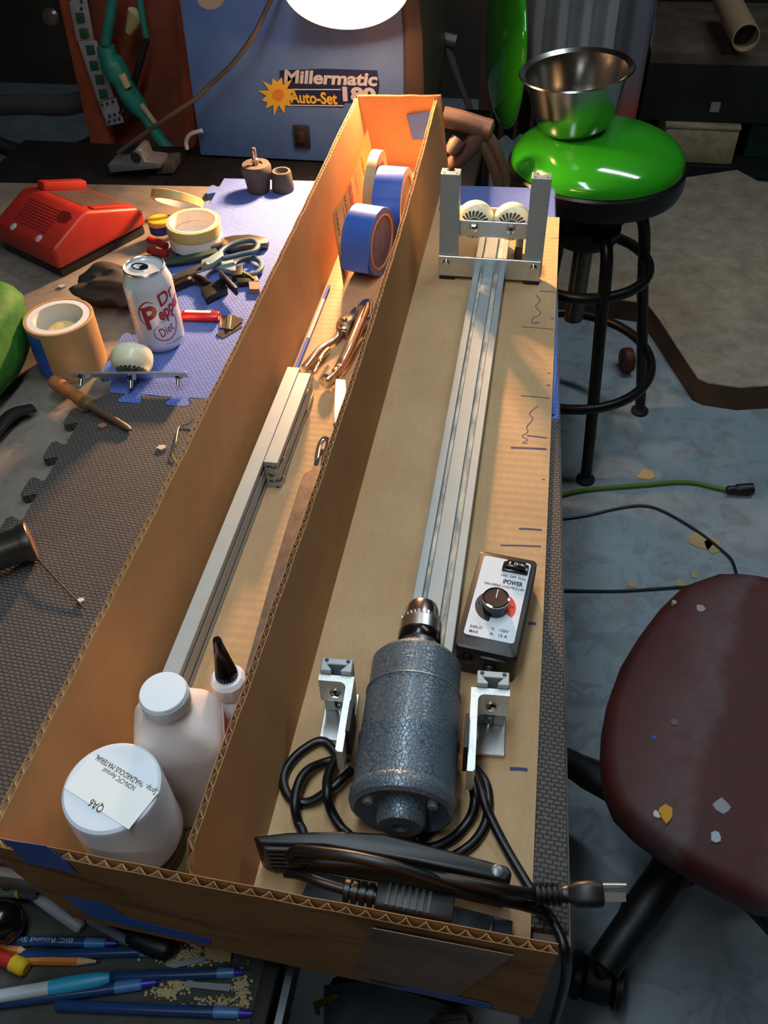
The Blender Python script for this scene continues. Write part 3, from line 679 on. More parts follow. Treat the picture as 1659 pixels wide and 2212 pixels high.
cord('mains_cord', [(1015, 1640, zc), (1040, 1715, zc + .009), (1062, 1770, zc + .004), (1095, 1835, zc), (1130, 1895, zc), (1155, 1935, zc + .001), (1180, 1968, zc + .001), (1205, 2010, .0125), (1222, 2060, .009), (1222, 2110, -.03), (1208, 2170, -.10), (1190, 2230, -.20)], 0.0040, 'long black mains cord hanging over the right edge of the bench')

# pedal lying at the near end
BLUEGREY = mat('dark_blue_grey_plastic', '#2a333b', 0.35, var=0.1, vscale=60)
pd = thing('foot_pedal', 'black plastic foot pedal lying across the near end of the box with ribbed end', 'pedal', (-0.06, 0.255, Z0))
zt = 0.058
top = [at(545, 1806, zt), at(620, 1797, zt), at(740, 1794, zt), at(830, 1799, zt), at(980, 1838, zt), at(1098, 1870, zt), at(1108, 1888, zt), at(1095, 1903, zt), at(900, 1862, zt), at(700, 1826, zt), at(560, 1822, zt)]
mesh_obj('hood', prism([(p.x, p.y) for p in top], Z0, zt), BLACK, pd, bevel=0.0025, seg=3)
mesh_obj('base', prism([(-0.128, 0.2245), (0.036, 0.2160), (0.038, 0.2450), (-0.120, 0.2590)], Z0, 0.020), BLUEGREY, pd, bevel=0.0012)
mesh_obj('base_rib', box((0.022, 0.231, 0.0220), (0.003, 0.026, 0.0036)), BLUEGREY, pd, bevel=0.0006)
e0, e1 = top[-1], top[-2]
ed = (e1 - e0); ed.z = 0; ed.normalize(); en = Vector((ed.y, -ed.x, 0))
for k in range(6):
    z_ = 0.012 + 0.0076 * k
    mesh_obj('rib', prism_on([(0, 0), (0.030 + 0.002 * k, 0), (0.026, 0.0026), (0.002, 0.0026)], Vector((e0.x, e0.y, z_)) + ed * 0.003 - en * 0.0002, ed, en, (0, 0, 1), 0.0036), BLACK, pd)
hp = at(1074, 1882, zt)
mesh_obj('hinge_pin', lathe([(0.0045, 0), (0.0045, 0.0012), (0.0035, 0.0018), (0, 0.0018)], 20, (hp.x, hp.y, zt + 0.0002)), mat('grey_pin', '#6f767c', 0.35, 0.5), pd)
# plug lead lying over the pedal
pc_ = thing('plug_lead', 'black power lead with three-pin plug lying over the pedal and past the bench edge', 'power lead', (0.06, 0.25, Z0))
zz = 0.047
mesh_obj('lead', sweep(smooth([at(u, v, z) for u, v, z in ((632, 1862, .058), (660, 1854, .065), (700, 1860, .071), (800, 1868, .073), (920, 1890, .069), (1040, 1912, .066), (1110, 1926, .056), (1150, 1931, .040), (1160, 1932, .036))], 6), 0.0044, 12), CORD, pc_)
mesh_obj('lead', sweep(smooth([at(u, v, z) for u, v, z in ((640, 1836, .070), (700, 1842, .078), (770, 1852, .082), (860, 1874, .080), (960, 1908, .066), (1060, 1938, .042), (1130, 1955, .030), (1172, 1968, .024), (1185, 1985, .016))], 6), 0.0044, 12), CORD, pc_)
mesh_obj('lead', sweep(smooth([at(u, v, z) for u, v, z in ((632, 1862, .058), (628, 1848, .064), (640, 1836, .070))], 6), 0.0044, 12), CORD, pc_)
pa, pb = at(1150, 1931, .036), at(1292, 1932, .036); pdn = (pb - pa).normalized()
sr = [(0.0052, 0)] 
for k in range(5): sr += [(0.0080, 0.002 + .0042 * k), (0.0080, 0.0045 + .0042 * k), (0.0058, 0.005 + .0042 * k), (0.0058, 0.0058 + .0042 * k)]
mesh_obj('strain_relief', lathe(sr + [(0.0070, 0.026), (0.0, 0.026)], 24, pa, pdn), CORD, pc_)
M = Matrix.Translation(pa + pdn * 0.0385) @ frame(pdn).to_4x4() @ Matrix.Rotation(radians(-72), 4, 'Z')
body = geo()
sec = [(-0.0125, 0.013, 0.010), (-0.006, 0.022, 0.017), (0.002, 0.026, 0.019), (0.0105, 0.026, 0.0185), (0.0125, 0.0245, 0.0175)]
vs_, fs_ = [], []
for z_, a, b in sec:
    for p in rrect(a, b, min(a, b) * 0.3): vs_.append(Vector((p[0], p[1], z_)))
nn = len(vs_) // len(sec)
for i in range(len(sec) - 1):
    for k in range(nn): fs_.append((i * nn + k, i * nn + (k + 1) % nn, (i + 1) * nn + (k + 1) % nn, (i + 1) * nn + k))
fs_.append(tuple(reversed(range(nn)))); fs_.append(tuple(range((len(sec) - 1) * nn, len(sec) * nn)))
pl = mesh_obj('plug', xf((vs_, fs_), M), BLACK, pc_)
BRASS = mat('nickel_prong', '#d8d3c2', 0.25, 0.9)
for dx in (-0.0063, 0.0063): mesh_obj('flat_prong', xf(box((dx, -0.002, 0.0205), (0.0015, 0.0064, 0.018)), M), BRASS, pl)
mesh_obj('round_prong', xf(cyl((0, 0.0058, 0.012), (0, 0.0058, 0.032), 0.0024, n=14), M), BRASS, pl)
# connector hanging in front of the pedal
cn = thing('cord_connector', 'black ribbed in-line connector on a cord behind the front cardboard wall', 'connector', (-0.08, 0.235, 0.02))
a_, b_ = at(742, 1922, .052), at(955, 1965, .050); dn = (b_ - a_).normalized()
mesh_obj('cord', sweep(smooth([at(618, 1885, .045), at(650, 1890, .050), at(690, 1905, .053), a_ + dn * 0.002], 6), 0.0040, 12), CORD, cn)
sr = [(0.0045, 0)]
for k in range(4): sr += [(0.0086, 0.001 + .006 * k), (0.0086, 0.0048 + .006 * k), (0.006, 0.0052 + .006 * k), (0.006, 0.0066 + .006 * k)]
mesh_obj('strain_relief', lathe(sr + [(0.0, 0.026)], 24, a_, dn), CORD, cn)
Mc = Matrix.Translation(a_ + dn * 0.052) @ frame(dn).to_4x4()
mesh_obj('housing', xf(prism(rrect(0.022, 0.019, 0.005), -0.027, 0.030), Mc), BLACK, cn, bevel=0.001)
g = geo()
for k in range(7): add(g, xf(box((0, 0.0100, -0.018 + 0.005 * k), (0.016, 0.0020, 0.0024)), Mc))
mesh_obj('grip_ribs', g, BLACK, cn)
# ------------------------------------------------------------------ left side of the box
def ext_profile(w, h, nslot):
    """slotted section, w wide, h tall, slots on its right flank"""
    pts = [(0, 0), (w, 0)]
    for k in range(nslot):
        zc_ = h * (k + 0.5) / nslot
        pts += [(w, zc_ - 0.0028), (w - 0.0018, zc_ - 0.0028), (w - 0.0018, zc_ - 0.005), (w - 0.006, zc_ - 0.002), (w - 0.006, zc_ + 0.002), (w - 0.0018, zc_ + 0.005), (w - 0.0018, zc_ + 0.0028), (w, zc_ + 0.0028)]
    return pts + [(w, h), (0, h)]
EW = 0.0165
ex1 = thing('aluminium_extrusion', 'long slotted aluminium extrusion standing on edge along the left cardboard wall', 'extrusion', (-0.284, 0.6, Z0), group='slotted extrusions in the box')
mesh_obj('profile', prism_on(ext_profile(EW, 0.040, 2), (-0.2925, 0.872, Z0), (1, 0, 0), (0, 0, 1), (0, -1, 0), 0.515), ALU, ex1, bevel=0.0005, seg=1)
ex2 = thing('aluminium_extrusion', 'short slotted aluminium extrusion offcut beside the long one, cut end toward the viewer', 'extrusion', (-0.266, 0.77, Z0), group='slotted extrusions in the box')
mesh_obj('profile', prism_on(ext_profile(EW, 0.040, 2), (-0.2755, 0.862, Z0), (1, 0, 0), (0, 0, 1), (0, -1, 0), 0.170), ALU, ex2, bevel=0.0005, seg=1)
ye = 0.862 - 0.170
DB = MATS['dark_bore']
for x_, z_ in ((-0.2715, 0.0370), (-0.2630, 0.0060)): mesh_obj('bore', cyl((x_, ye - 0.0002, z_), (x_, ye + 0.002, z_), 0.0017, n=12), DB, ex2)
for tri in (((-0.2735, 0.023), (-0.2640, 0.020), (-0.2690, 0.0165)), ((-0.2725, 0.0345), (-0.2650, 0.0305), (-0.2665, 0.034)), ((-0.2725, 0.013), (-0.2650, 0.0095), (-0.2715, 0.0085))):
    mesh_obj('cavity', prism_on([(0, 0), (tri[1][0] - tri[0][0], tri[1][1] - tri[0][1]), (tri[2][0] - tri[0][0], tri[2][1] - tri[0][1])], (tri[0][0], ye - 0.0002, Z0 + tri[0][1]), (1, 0, 0), (0, 0, 1), (0, 1, 0), 0.002), DB, ex2)
for y_, z_ in ((0.845, 0.030), (0.825, 0.010), (0.712, 0.030), (0.702, 0.010)):
    s_ = mesh_obj('slot_screw', lathe([(0.0023, 0), (0.0023, 0.0022), (0, 0.003)], 12, (-0.2590, y_, Z0 + z_), (1, 0, 0)), CHROME, ex2)
    mesh_obj('slot_spring', box((-0.2585, y_ + 0.013, Z0 + z_), (0.0006, 0.020, 0.0022)), CHROME, s_)

TAPEC = mat('tape_core', '#c08a5e', 0.8); CORE_IN = mat('tape_core_print', '#5a6488', 0.6, var=0.3, vscale=60)
BT = mat('blue_tape_roll', '#3f66bd', 0.28, var=0.05, vscale=40)
def tape_roll(label, c, ax, ro, ri, wd, m, mc, lap=None, group='rolls of tape in the box'):
    ax = Vector(ax).normalized(); c = Vector(c)
    r_ = thing('tape_roll', label, 'tape roll', (c.x, c.y, c.z - (ro if abs(ax.z) < 0.5 else wd / 2)), group=group)
    mesh_obj('tape', ring(ro, ri + 0.003, wd, 64, c - ax * wd / 2, ax), m, r_)
    mesh_obj('core', ring(ri + 0.003, ri, wd + 0.001, 64, c - ax * (wd + 0.001) / 2, ax, b=0.0003), mc, r_)
    mesh_obj('core_print', lathe([(ri - 0.0003, 0.0015), (ri - 0.0003, wd - 0.0015)], 64, c - ax * wd / 2, ax)[0:2], CORE_IN, r_) if mc is TAPEC else None
    return r_
TP1, TAX = Vector((-0.2440, 1.186, Z0 + 0.0512)), Vector((1, -0.24, 0.03)).normalized()
tr = tape_roll('blue masking tape roll in front with a loose end, showing its open core', TP1, TAX, 0.0502, 0.0385, 0.046, BT, TAPEC)
TSD = TAX.cross(Vector((0, 0, 1))).normalized()
vs_ = []
for i in range(9):
    a = radians(196 - i * 5.0); r_ = 0.0503 + max(0, (i - 3)) ** 1.5 * 0.00075
    for s_ in (-0.022, 0.022): vs_.append(TP1 + TAX * s_ + TSD * (cos(a - pi) * r_) + Vector((0, 0, sin(a - pi) * r_)))
mesh_obj('loose_end', (vs_, [(2 * i, 2 * i + 1, 2 * i + 3, 2 * i + 2) for i in range(8)]), BT, tr)
tape_roll('blue masking tape roll standing behind the front one', (-0.2280, 1.318, Z0 + 0.0515), (1, -0.06, 0), 0.0512, 0.0385, 0.046, BT, TAPEC)
TAN = mat('tan_masking_tape', '#c9a877', 0.5, var=0.08, vscale=60)
tape_roll('narrow tan masking tape roll squeezed between sandpaper and blue tape', (-0.2630, 1.352, Z0 + 0.0565), (1, -0.04, -0.05), 0.0562, 0.0385, 0.017, TAN, TAPEC)
# sandpaper sheet curled against the left wall
SAND = mat('sandpaper_back', '#e0a75f', 0.8, var=0.06, vscale=60)
sp_ = thing('sandpaper_sheet', 'orange-tan sandpaper sheet with printed numbers leaning on the left cardboard wall', 'sandpaper', (-0.289, 1.32, Z0))
YS0, YS1 = 1.137, 1.508
def sp_pt(s, h, off=0.0):
    y = YS0 + (YS1 - YS0) * s
    zt_ = 0.116 - 0.016 * sin(pi * min(1, s * 1.2)) - 0.030 * s
    z = Z0 + zt_ * h
    lean = 0.304 - 0.0145 + (-0.0015 - 0.007 * h) * 0 
    x = -0.2755 - 0.009 * h - 0.014 * s - 0.004 * s * h
    return Vector((x + off, y, z))
g = sheet(lambda s, h: sp_pt(s, h), 24, 8); g2 = sheet(lambda s, h: sp_pt(s, h, -0.0004), 24, 8)
add(g, (g2[0], [tuple(reversed(f)) for f in g2[1]])); sheet_o = mesh_obj('sheet', g, SAND, sp_)
def sp_text(s, height, y, z, m, rot, **k):
    tg = fine(text(s, height, 0, **k), 0.008, 0); out = []
    for v in tg[0]:
        dy, dz = (v[0] * cos(rot) - v[1] * sin(rot)), (v[0] * sin(rot) + v[1] * cos(rot))
        ss = min(1, max(0, (y + dy - YS0) / (YS1 - YS0))); zt_ = 0.116 - 0.016 * sin(pi * min(1, ss * 1.2)) - 0.030 * ss
        out.append(sp_pt(ss, min(1, max(0, (z + dz) / zt_)), 0.0006))
    mesh_obj('print', (out, tg[1]), m, sheet_o)
for y_, z_ in ((1.158, 0.086), (1.146, 0.024)): sp_text('1000', 0.013, y_ + 0.004, z_, INK, -pi / 2, sx=1.0)
sp_text('3M', 0.026, 1.290, 0.066, RED_INK, -pi / 2, bold=0.04)
sp_text('Wetordry', 0.010, 1.238, 0.068, INK, -pi / 2, bold=0.01); sp_text('Sandpaper', 0.007, 1.215, 0.070, INK, -pi / 2)
sp_text('Imperial', 0.007, 1.340, 0.066, INK, -pi / 2); sp_text('1000', 0.012, 1.410, 0.062, INK, -pi / 2)

# thin striped lace along the foot of the left wall
lc = thing('striped_lace', 'thin blue and white lace lying along the foot of the left wall', 'lace', (-0.297, 1.0, Z0))
LP = smooth([Vector((-0.2962, y, Z0 + 0.0028)) for y in (1.128, 1.09, 1.03, 0.97, 0.92, 0.880)], 6)
seg_ = [(0, 7, '#3f58b0'), (6, 17, '#d9cfd0'), (16, 27, '#4964c0'), (26, 31, '#20242e')]
for a, b, c_ in seg_: mesh_obj('lace', sweep(LP[a:b], 0.0024, 8), mat('lace_' + c_[1:], c_, 0.7, bump=0.4, bscale=700), lc)

# locking pliers
NK = mat('nickel_tool', '#cfc5b8', 0.22, 1.0, var=0.1, vscale=60)
lk = thing('locking_pliers', 'nickel-plated locking pliers lying in the left side of the box, screw knob toward the viewer', 'pliers', (-0.235, 0.99, Z0))
zl = 0.016
A = lambda pts: [at(u - 6, v, z) for u, v, z in pts]
mesh_obj('fixed_handle', sweep(smooth(A([(800, 655, .020), (790, 682, .022), (778, 712, .023), (764, 745, .022), (750, 775, .019), (738, 797, .017)]), 5), [0.005, 0.0065, 0.0075] + [0.0078] * 20 + [0.0072, 0.007, 0.0065], 14), NK, lk)
mesh_obj('upper_jaw', prism([(p.x, p.y) for p in A([(775, 672, .02), (789, 655, .02), (803, 652, .02), (809, 662, .02), (806, 690, .02), (795, 697, .02), (790, 676, .02), (778, 690, .02)])], Z0 + 0.006, Z0 + 0.022), NK, lk, bevel=0.0012)
mesh_obj('lower_jaw', prism([(p.x, p.y) for p in A([(755, 682, .02), (772, 665, .02), (786, 668, .02), (780, 684, .02), (765, 700, .02), (757, 718, .02), (736, 706, .02), (737, 690, .02)])], Z0 + 0.004, Z0 + 0.018), NK, lk, bevel=0.0012)
for u, v in ((744, 690), (743, 711)):
    p = at(u, v, .022); mesh_obj('rivet', lathe([(0.0042, 0), (0.0042, 0.001), (0.003, 0.0022), (0, 0.0024)], 16, (p.x, p.y, Z0 + 0.0178)), DSTEEL, lk)
mesh_obj('moving_handle', sweep(smooth(A([(742, 700, .012), (738, 722, .013), (722, 738, .012), (700, 752, .012), (682, 772, .012), (664, 794, .010)]), 5), [0.007, 0.007, 0.007, 0.0065] + [0.0052] * 22, 12, flat=0.9), NK, lk)
mesh_obj('release_lever', sweep(smooth(A([(716, 752, .015), (704, 764, .017), (695, 780, .018), (688, 792, .014), (682, 802, .010)]), 5), [0.003] * 8 + [0.004] * 7 + [0.0055] * 6, 10, flat=0.6), mat('warm_steel', '#c49a6a', 0.25, 0.9), lk)
k0, k1 = at(732, 797, .017), at(706, 824, .016); kd = (k1 - k0).normalized()
mesh_obj('screw_neck', lathe([(0.0072, 0), (0.0072, 0.004), (0.0052, 0.005), (0.0060, 0.007), (0.0060, 0.012), (0.004, 0.013), (0.004, 0.030)], 20, k0 - kd * 0.003, kd), NK, lk)
mesh_obj('knob', lathe([(0.006, 0), (0.0088, 0.001)] + [(0.0098 if i % 2 else 0.0092, 0.002 + i * 0.0008) for i in range(9)] + [(0.0092, 0.0098), (0.008, 0.0106), (0.0, 0.0106)], 36, k1 - kd * 0.006, kd), NK, lk)
tip = thing('marker_tip', 'small blue cone tip poking out past the locking pliers', 'marker', at(798, 655, .012))
p0, p1 = at(797, 662, .014), at(803, 633, .014)
mesh_obj('cone', lathe([(0.0048, 0), (0.0046, 0.006), (0.0034, 0.012), (0.0026, 0.017), (0.0016, 0.019), (0, 0.019)], 16, p0, p1 - p0), mat('pale_blue_plastic', '#6f86c9', 0.4), tip)
mesh_obj('barrel', cyl(p0, p0 - (p1 - p0).normalized() * 0.05, 0.0052, n=16), mat('grey_blue_plastic', '#8790a8', 0.35), tip)
rodp = thing('steel_rule', 'thin grey steel strip lying beside the locking pliers', 'ruler', at(765, 780, Z0))
mesh_obj('strip', sweep(A([(788, 730, .007), (764, 766, .007), (737, 800, .007), (730, 815, .007)]), 0.0022, 8), STEEL, rodp)
# white scraper and flat steel tool
wp = thing('plastic_scraper', 'white plastic scraper leaning against the dividing wall', 'scraper', at(735, 870, Z0))
q = [at(725, 818, .0240), at(746, 820, .0240), at(748, 842, .0262), at(742, 868, .0290), at(733, 908, .0335), at(722, 912, .0340), at(722, 875, .0298)]
n_ = (q[1] - q[0]).cross(q[5] - q[0]).normalized()
if n_.z < 0: n_ = -n_
poly3 = [p + n_ * 0 for p in q]; kq = len(q)
e1_ = (q[1] - q[0]).normalized(); e2_ = n_.cross(e1_)
poly2 = [((p - q[0]).dot(e1_), (p - q[0]).dot(e2_)) for p in q]
mesh_obj('blade', prism_on(poly2, q[0] - n_ * 0.004, e1_, e2_, n_, 0.004), mat('white_scraper', '#efe9e0', 0.4), wp, bevel=0.0008)
g0 = q[5]
mesh_obj('pin', sweep([g0 + Vector((0, 0, -0.002)), g0 + Vector((0.002, -0.012, -0.026))], 0.0012, 8), DSTEEL, wp)
ft = thing('steel_tool', 'dark worn flat steel tool with a hooked end beside the dividing wall', 'hand tool', at(640, 1200, Z0))
lft = [(703, 940), (693, 946), (686, 962), (681, 985), (676, 1012), (668, 1017), (656, 1024), (648, 1045), (632, 1095), (612, 1160), (588, 1240), (566, 1320), (545, 1395), (528, 1455)]
L_ = [at(u, v, 0.008) for u, v in lft]
R_ = [Vector((-0.1765, p.y, 0)) for p in reversed(L_[5:])] + [at(696, 1018, 0.008), at(703, 985, 0.008), at(712, 958, 0.008), at(714, 944, 0.008)]
R_ = [Vector((min(p.x, -0.1768), p.y, 0)) for p in R_]
mesh_obj('blade', prism([(p.x, p.y) for p in L_ + R_], Z0 + 0.0005, Z0 + 0.0040), mat('worn_brown_steel', '#77685c', 0.38, 0.7, var=0.25, vscale=90, bump=0.2, bscale=400), ft, bevel=0.0005, seg=1)
mesh_obj('hook', sweep(smooth([at(u, v, z) for u, v, z in ((684, 990, .010), (690, 962, .012), (699, 948, .014), (708, 950, .015), (706, 968, .012), (698, 995, .010))], 5), 0.0032, 10, flat=0.6), NK, ft)

# bottles
def loft(secs):
    vs, fs = [], []; n = len(secs[0])
    for s in secs: vs += [Vector(p) for p in s]
    for i in range(len(secs) - 1):
        for k in range(n): fs.append((i * n + k, i * n + (k + 1) % n, (i + 1) * n + (k + 1) % n, (i + 1) * n + k))
    fs.append(tuple(reversed(range(n)))); fs.append(tuple(range((len(secs) - 1) * n, len(secs) * n)))
    return (vs, fs)
HDPE = mat('milky_plastic', '#f1e3dd', 0.32, sub=0.5, spec=0.4)
jx, jy = -0.2320, 0.3125
jg = thing('plastic_bottle', 'milky square plastic bottle with round white cap behind the spray can', 'bottle', (jx, jy, Z0), radians(20))
def sq(w_, d_, r_, z_): return [(p[0], p[1], z_) for p in rrect(w_, d_, r_, 5)]
KZ = 0.91
body = loft([sq(.062, .053, .010, 0.0), sq(.068, .058, .011, .003), sq(.068, .058, .011, .112), sq(.067, .057, .011, .118), sq(.060, .050, .012, .134), sq(.045, .042, .014, .146), sq(.038, .036, .0175, .152), sq(.034, .034, .0165, .155), sq(.032, .032, .0158, .158), sq(.032, .032, .0158, .164)])
body = xf(body, Matrix.Diagonal((1, 1, KZ, 1)))
mesh_obj('body', body, HDPE, jg, world=False, ang=28)
cp = [(0.0170, 0.146), (0.0177, 0.1475)]
cp += [(0.0177, 0.1605), (0.0168, 0.1625), (0.0, 0.1628)]
cap_ = mesh_obj('cap', lathe(cp, 60), WHITE_PL, jg, world=False)
g = geo()
for k in range(60):
    a = 2 * pi * k / 60; add(g, box((0.0178 * cos(a), 0.0178 * sin(a), 0.1535), (0.0008, 0.0009, 0.0115), a))
mesh_obj('cap_ribs', g, WHITE_PL, cap_, world=False)
lbm = mesh_obj('label', prism_on([(-0.020, 0.0), (0.020, 0), (0.020, 0.088), (-0.020, 0.088)], (0.0341, 0, 0.012), (0, 1, 0), (0, 0, 1), (1, 0, 0), 0.0003), mat('label_pale', '#e6dcdc', 0.5), jg, world=False)
mesh_obj('label_band', prism_on([(-0.020, 0.0), (0.020, 0), (0.020, 0.022), (-0.020, 0.022)], (0.0345, 0, 0.072), (0, 1, 0), (0, 0, 1), (1, 0, 0), 0.0002), mat('label_red', '#b3202a', 0.5), lbm, world=False)
tg = text('TopCare', 0.008, 0, bold=0.01, width=0.032)
mesh_obj('lettering', xf(tg, Matrix.Translation((0.0349, 0, 0.082)) @ Matrix(((0, 0, 1), (1, 0, 0), (0, 1, 0))).to_4x4()), WHITE_INK, lbm, world=False)

gb = at(492, 1466, .108)
gl = thing('glue_bottle', 'white glue bottle with a long black ribbed nozzle cap behind the square bottle', 'bottle', (gb.x, gb.y, Z0))
mesh_obj('body', lathe([(0.0, 0), (0.0165, 0), (0.0185, 0.003), (0.0185, 0.072), (0.0165, 0.082), (0.012, 0.088), (0.0105, 0.090), (0, 0.090)], 32), WHITE_PL, gl, world=False)
mesh_obj('label', lathe([(0.0186, 0.010), (0.0188, 0.0105), (0.0188, 0.060), (0.0186, 0.0605)], 32), mat('lime_label', '#6fae2c', 0.4), gl, world=False)
mesh_obj('collar', lathe([(0.0140, 0.088), (0.0145, 0.090), (0.0145, 0.104), (0.0120, 0.108), (0, 0.108)], 12), WHITE_PL, gl, world=False, ang=10)
nzp = []
NZ = 22
vs_, fs_ = [], []
prof = [(0.0092, 0.106), (0.0092, 0.112), (0.0080, 0.120), (0.0058, 0.136), (0.0040, 0.150), (0.0036, 0.156), (0.0030, 0.158)]
for r_, z_ in prof:
    for k in range(NZ * 2):
        a = pi * k / NZ; rr = r_ * (1.0 if k % 2 else (0.84 if r_ > 0.0042 else 0.97)); vs_.append(Vector((rr * cos(a), rr * sin(a), z_)))
n2 = NZ * 2
for i in range(len(prof) - 1):
    for k in range(n2): fs_.append((i * n2 + k, i * n2 + (k + 1) % n2, (i + 1) * n2 + (k + 1) % n2, (i + 1) * n2 + k))
fs_.append(tuple(reversed(range(n2)))); fs_.append(tuple(range((len(prof) - 1) * n2, len(prof) * n2)))
mesh_obj('nozzle_cap', (vs_, fs_), BLACK_G, gl, world=False)

ax_, ay_ = -0.2530, 0.2482
ac = thing('aerosol_can', 'spray can with a wide white lid carrying a paper sticker, nearest the front wall', 'spray can', (ax_, ay_, Z0))
GREEN = mat('green_can_paint', '#5fae2a', 0.35)
mesh_obj('can_body', lathe([(0.0, 0), (0.031, 0), (0.0325, 0.003), (0.0325, 0.064), (0.030, 0.070), (0, 0.070)], 48), GREEN, ac, world=False)
LH = 0.136
mesh_obj('lid', lathe([(0.0330, 0.062), (0.0362, 0.062), (0.0366, 0.064), (0.0362, 0.068), (0.0352, LH - 0.006), (0.0345, LH - 0.002), (0.0325, LH), (0.0, LH)], 64), mat('lid_white', '#e8eef6', 0.3, sub=0.25), ac, world=False)
for k, (a0, z_) in enumerate(((-0.6, 0.045), (-0.2, 0.036), (-0.9, 0.030))):
    mesh_obj('brush_stroke', lathe([(0.0327, z_), (0.0328, z_ + 0.002), (0.0328, z_ + 0.006), (0.0327, z_ + 0.007)], 48)[0:1] + ([f for f in lathe([(0.0327, z_), (0.0328, z_ + 0.002), (0.0328, z_ + 0.006), (0.0327, z_ + 0.007)], 48)[1][:-2]],), INK, ac, world=False)
# sticker: read from the far side, so its lettering is upside down in the photo
pA, pB = at(338, 1716, LH + Z0), at(205, 1636, LH + Z0); sd = (pB - pA).normalized(); srot = atan2(sd.y, sd.x)
e_x = Vector((cos(srot), sin(srot), 0)); e_y = Vector((-sin(srot), cos(srot), 0))
corners = [at(u, v, LH + Z0) for u, v in ((198, 1632), (345, 1712), (279, 1794), (137, 1702))]
loc = Vector((ax_, ay_, 0))
stk = mesh_obj('sticker', prism([((c_ - loc).x * 0.985, (c_ - loc).y * 0.985) for c_ in corners], LH + 0.0002, LH + 0.0005), mat('sticker_paper', '#f3f3ee', 0.6), ac, world=False)
def st_text(s, h, u, v, wd):
    c_ = at(u, v, LH + Z0) - loc
    mesh_obj('lettering', xf(text(s, h, 0, width=wd), Matrix.Translation((c_.x, c_.y, LH + 0.0007)) @ Matrix.Rotation(srot, 4, 'Z')), INK, stk, world=False)
L1 = (at(340, 1714, LH + Z0) - at(203, 1634, LH + Z0)).length
st_text('Spray.. *HAZARDOUS MATERIAL', 0.0040, 271, 1674, L1 * 0.96)
st_text('NON-CFC Aerosol', 0.0036, 257, 1684, L1 * 0.50)
st_text('QA6', 0.0056, 208, 1742, L1 * 0.20)

# ------------------------------------------------------------------ bench left of the box
# drinks can
can = thing('drinks_can', 'white opened drinks can with red lettering standing on the blue mat', 'can', (-0.5036, 0.9638, 0.0003))
CANW = mat('can_white', '#dfe3e8', 0.28, 0.25)
CANA = mat('can_aluminium', '#c9ccd0', 0.22, 1.0)
mesh_obj('can_body', lathe([(0.0, 0.004), (0.022, 0.003), (0.0255, 0.0), (0.0275, 0.002), (0.0325, 0.011), (0.0331, 0.014), (0.0331, 0.098), (0.0325, 0.101), (0.0275, 0.1150), (0.0268, 0.1175)], 64), CANW, can, world=False)
ld_ = mesh_obj('can_lid', lathe([(0.0268, 0.1170), (0.0277, 0.1185), (0.0277, 0.1205), (0.0268, 0.1215), (0.0256, 0.1205), (0.0245, 0.1150), (0.0228, 0.1148), (0.0222, 0.1162), (0.0, 0.1162)], 64), CANA, can, world=False)
cdir = atan2(-0.9638, 0.5036)
td = Matrix.Rotation(cdir + 0.9, 4, 'Z')
op = [(0.0125 * cos(a) * (1.0 if cos(a) > 0 else 0.75) + 0.0085, 0.0088 * sin(a)) for a in [2 * pi * k / 24 for k in range(24)]]
mesh_obj('opening', xf(prism(op, 0.1160, 0.1164), td), mat('can_inside', '#0b0b0c', 0.6), ld_, world=False)
tb = geo()
def oval(cx, rx, ry, n=24): return [Vector((cx + rx * cos(2 * pi * k / n), ry * sin(2 * pi * k / n), 0.1182)) for k in range(n)]
tab = mesh_obj('pull_tab', xf(sweep(oval(-0.0065, 0.0115, 0.0072), 0.0012, 8, closed=True), td), CHROME, can, world=False)
mesh_obj('tab_web', xf(prism([(p.x, p.y) for p in oval(-0.001, 0.0055, 0.0062)], 0.1176, 0.1184), td), CANA, tab, world=False)
mesh_obj('tab_rivet', lathe([(0.003, 0.116), (0.003, 0.1190), (0.0015, 0.1198), (0, 0.1198)], 16), CHROME, tab, world=False)
RED = mat('can_red', '#a5202e', 0.35)
def cantext(s, h, ang, z, m, rot=0.0, dx=0.0, **k):
    g = text(s, h, 0, **k); c_, s_ = cos(rot), sin(rot)
    g = ([Vector((v[0] * c_ - v[1] * s_, v[0] * s_ + v[1] * c_, 0)) for v in g[0]], g[1])
    return mesh_obj('lettering', wrap(fine(g, 0.003), 0.0331, cdir + ang, z), m, can, world=False)
RT = 0.34
cantext('Dr', 0.0175, 0.60, 0.0880, RED, RT, bold=0.02, shear=0.25, sx=1.0)
cantext('P', 0.0310, -0.26, 0.0620, RED, RT, bold=0.03, shear=0.25)
cantext('epper', 0.0185, 0.68, 0.0700, RED, RT, bold=0.03, shear=0.25, width=0.0430)
cantext('Diet', 0.0135, 0.27, 0.0385, RED, RT, bold=0.01, shear=0.2, width=0.0225)
cantext('12 FL OZ (355 mL)', 0.0036, 0.55, 0.0165, INK, 0.0, width=0.0290)
cantext('DIET', 0.0022, -0.55, 0.0155, INK)
def canline(pts, w, m):
    pts = smooth([Vector((x, y, 0)) for x, y in pts], 8, closed=False); vs = []
    for i, p in enumerate(pts):
        a, b = pts[max(0, i - 1)], pts[min(len(pts) - 1, i + 1)]; d = (b - a).normalized(); k = sin(pi * i / (len(pts) - 1)) * 0.7 + 0.3
        s = Vector((-d.y, d.x, 0)) * w * k / 2; vs += [p - s, p + s]
    g = (vs, [(2 * i, 2 * i + 1, 2 * i + 3, 2 * i + 2) for i in range(len(pts) - 1)])
    mesh_obj('swirl', wrap(g, 0.0331, cdir, 0), m, can, world=False)
canline([(-0.014, 0.047), (-0.0225, 0.058), (-0.021, 0.074), (-0.010, 0.085), (0.001, 0.082)], 0.0022, RED)
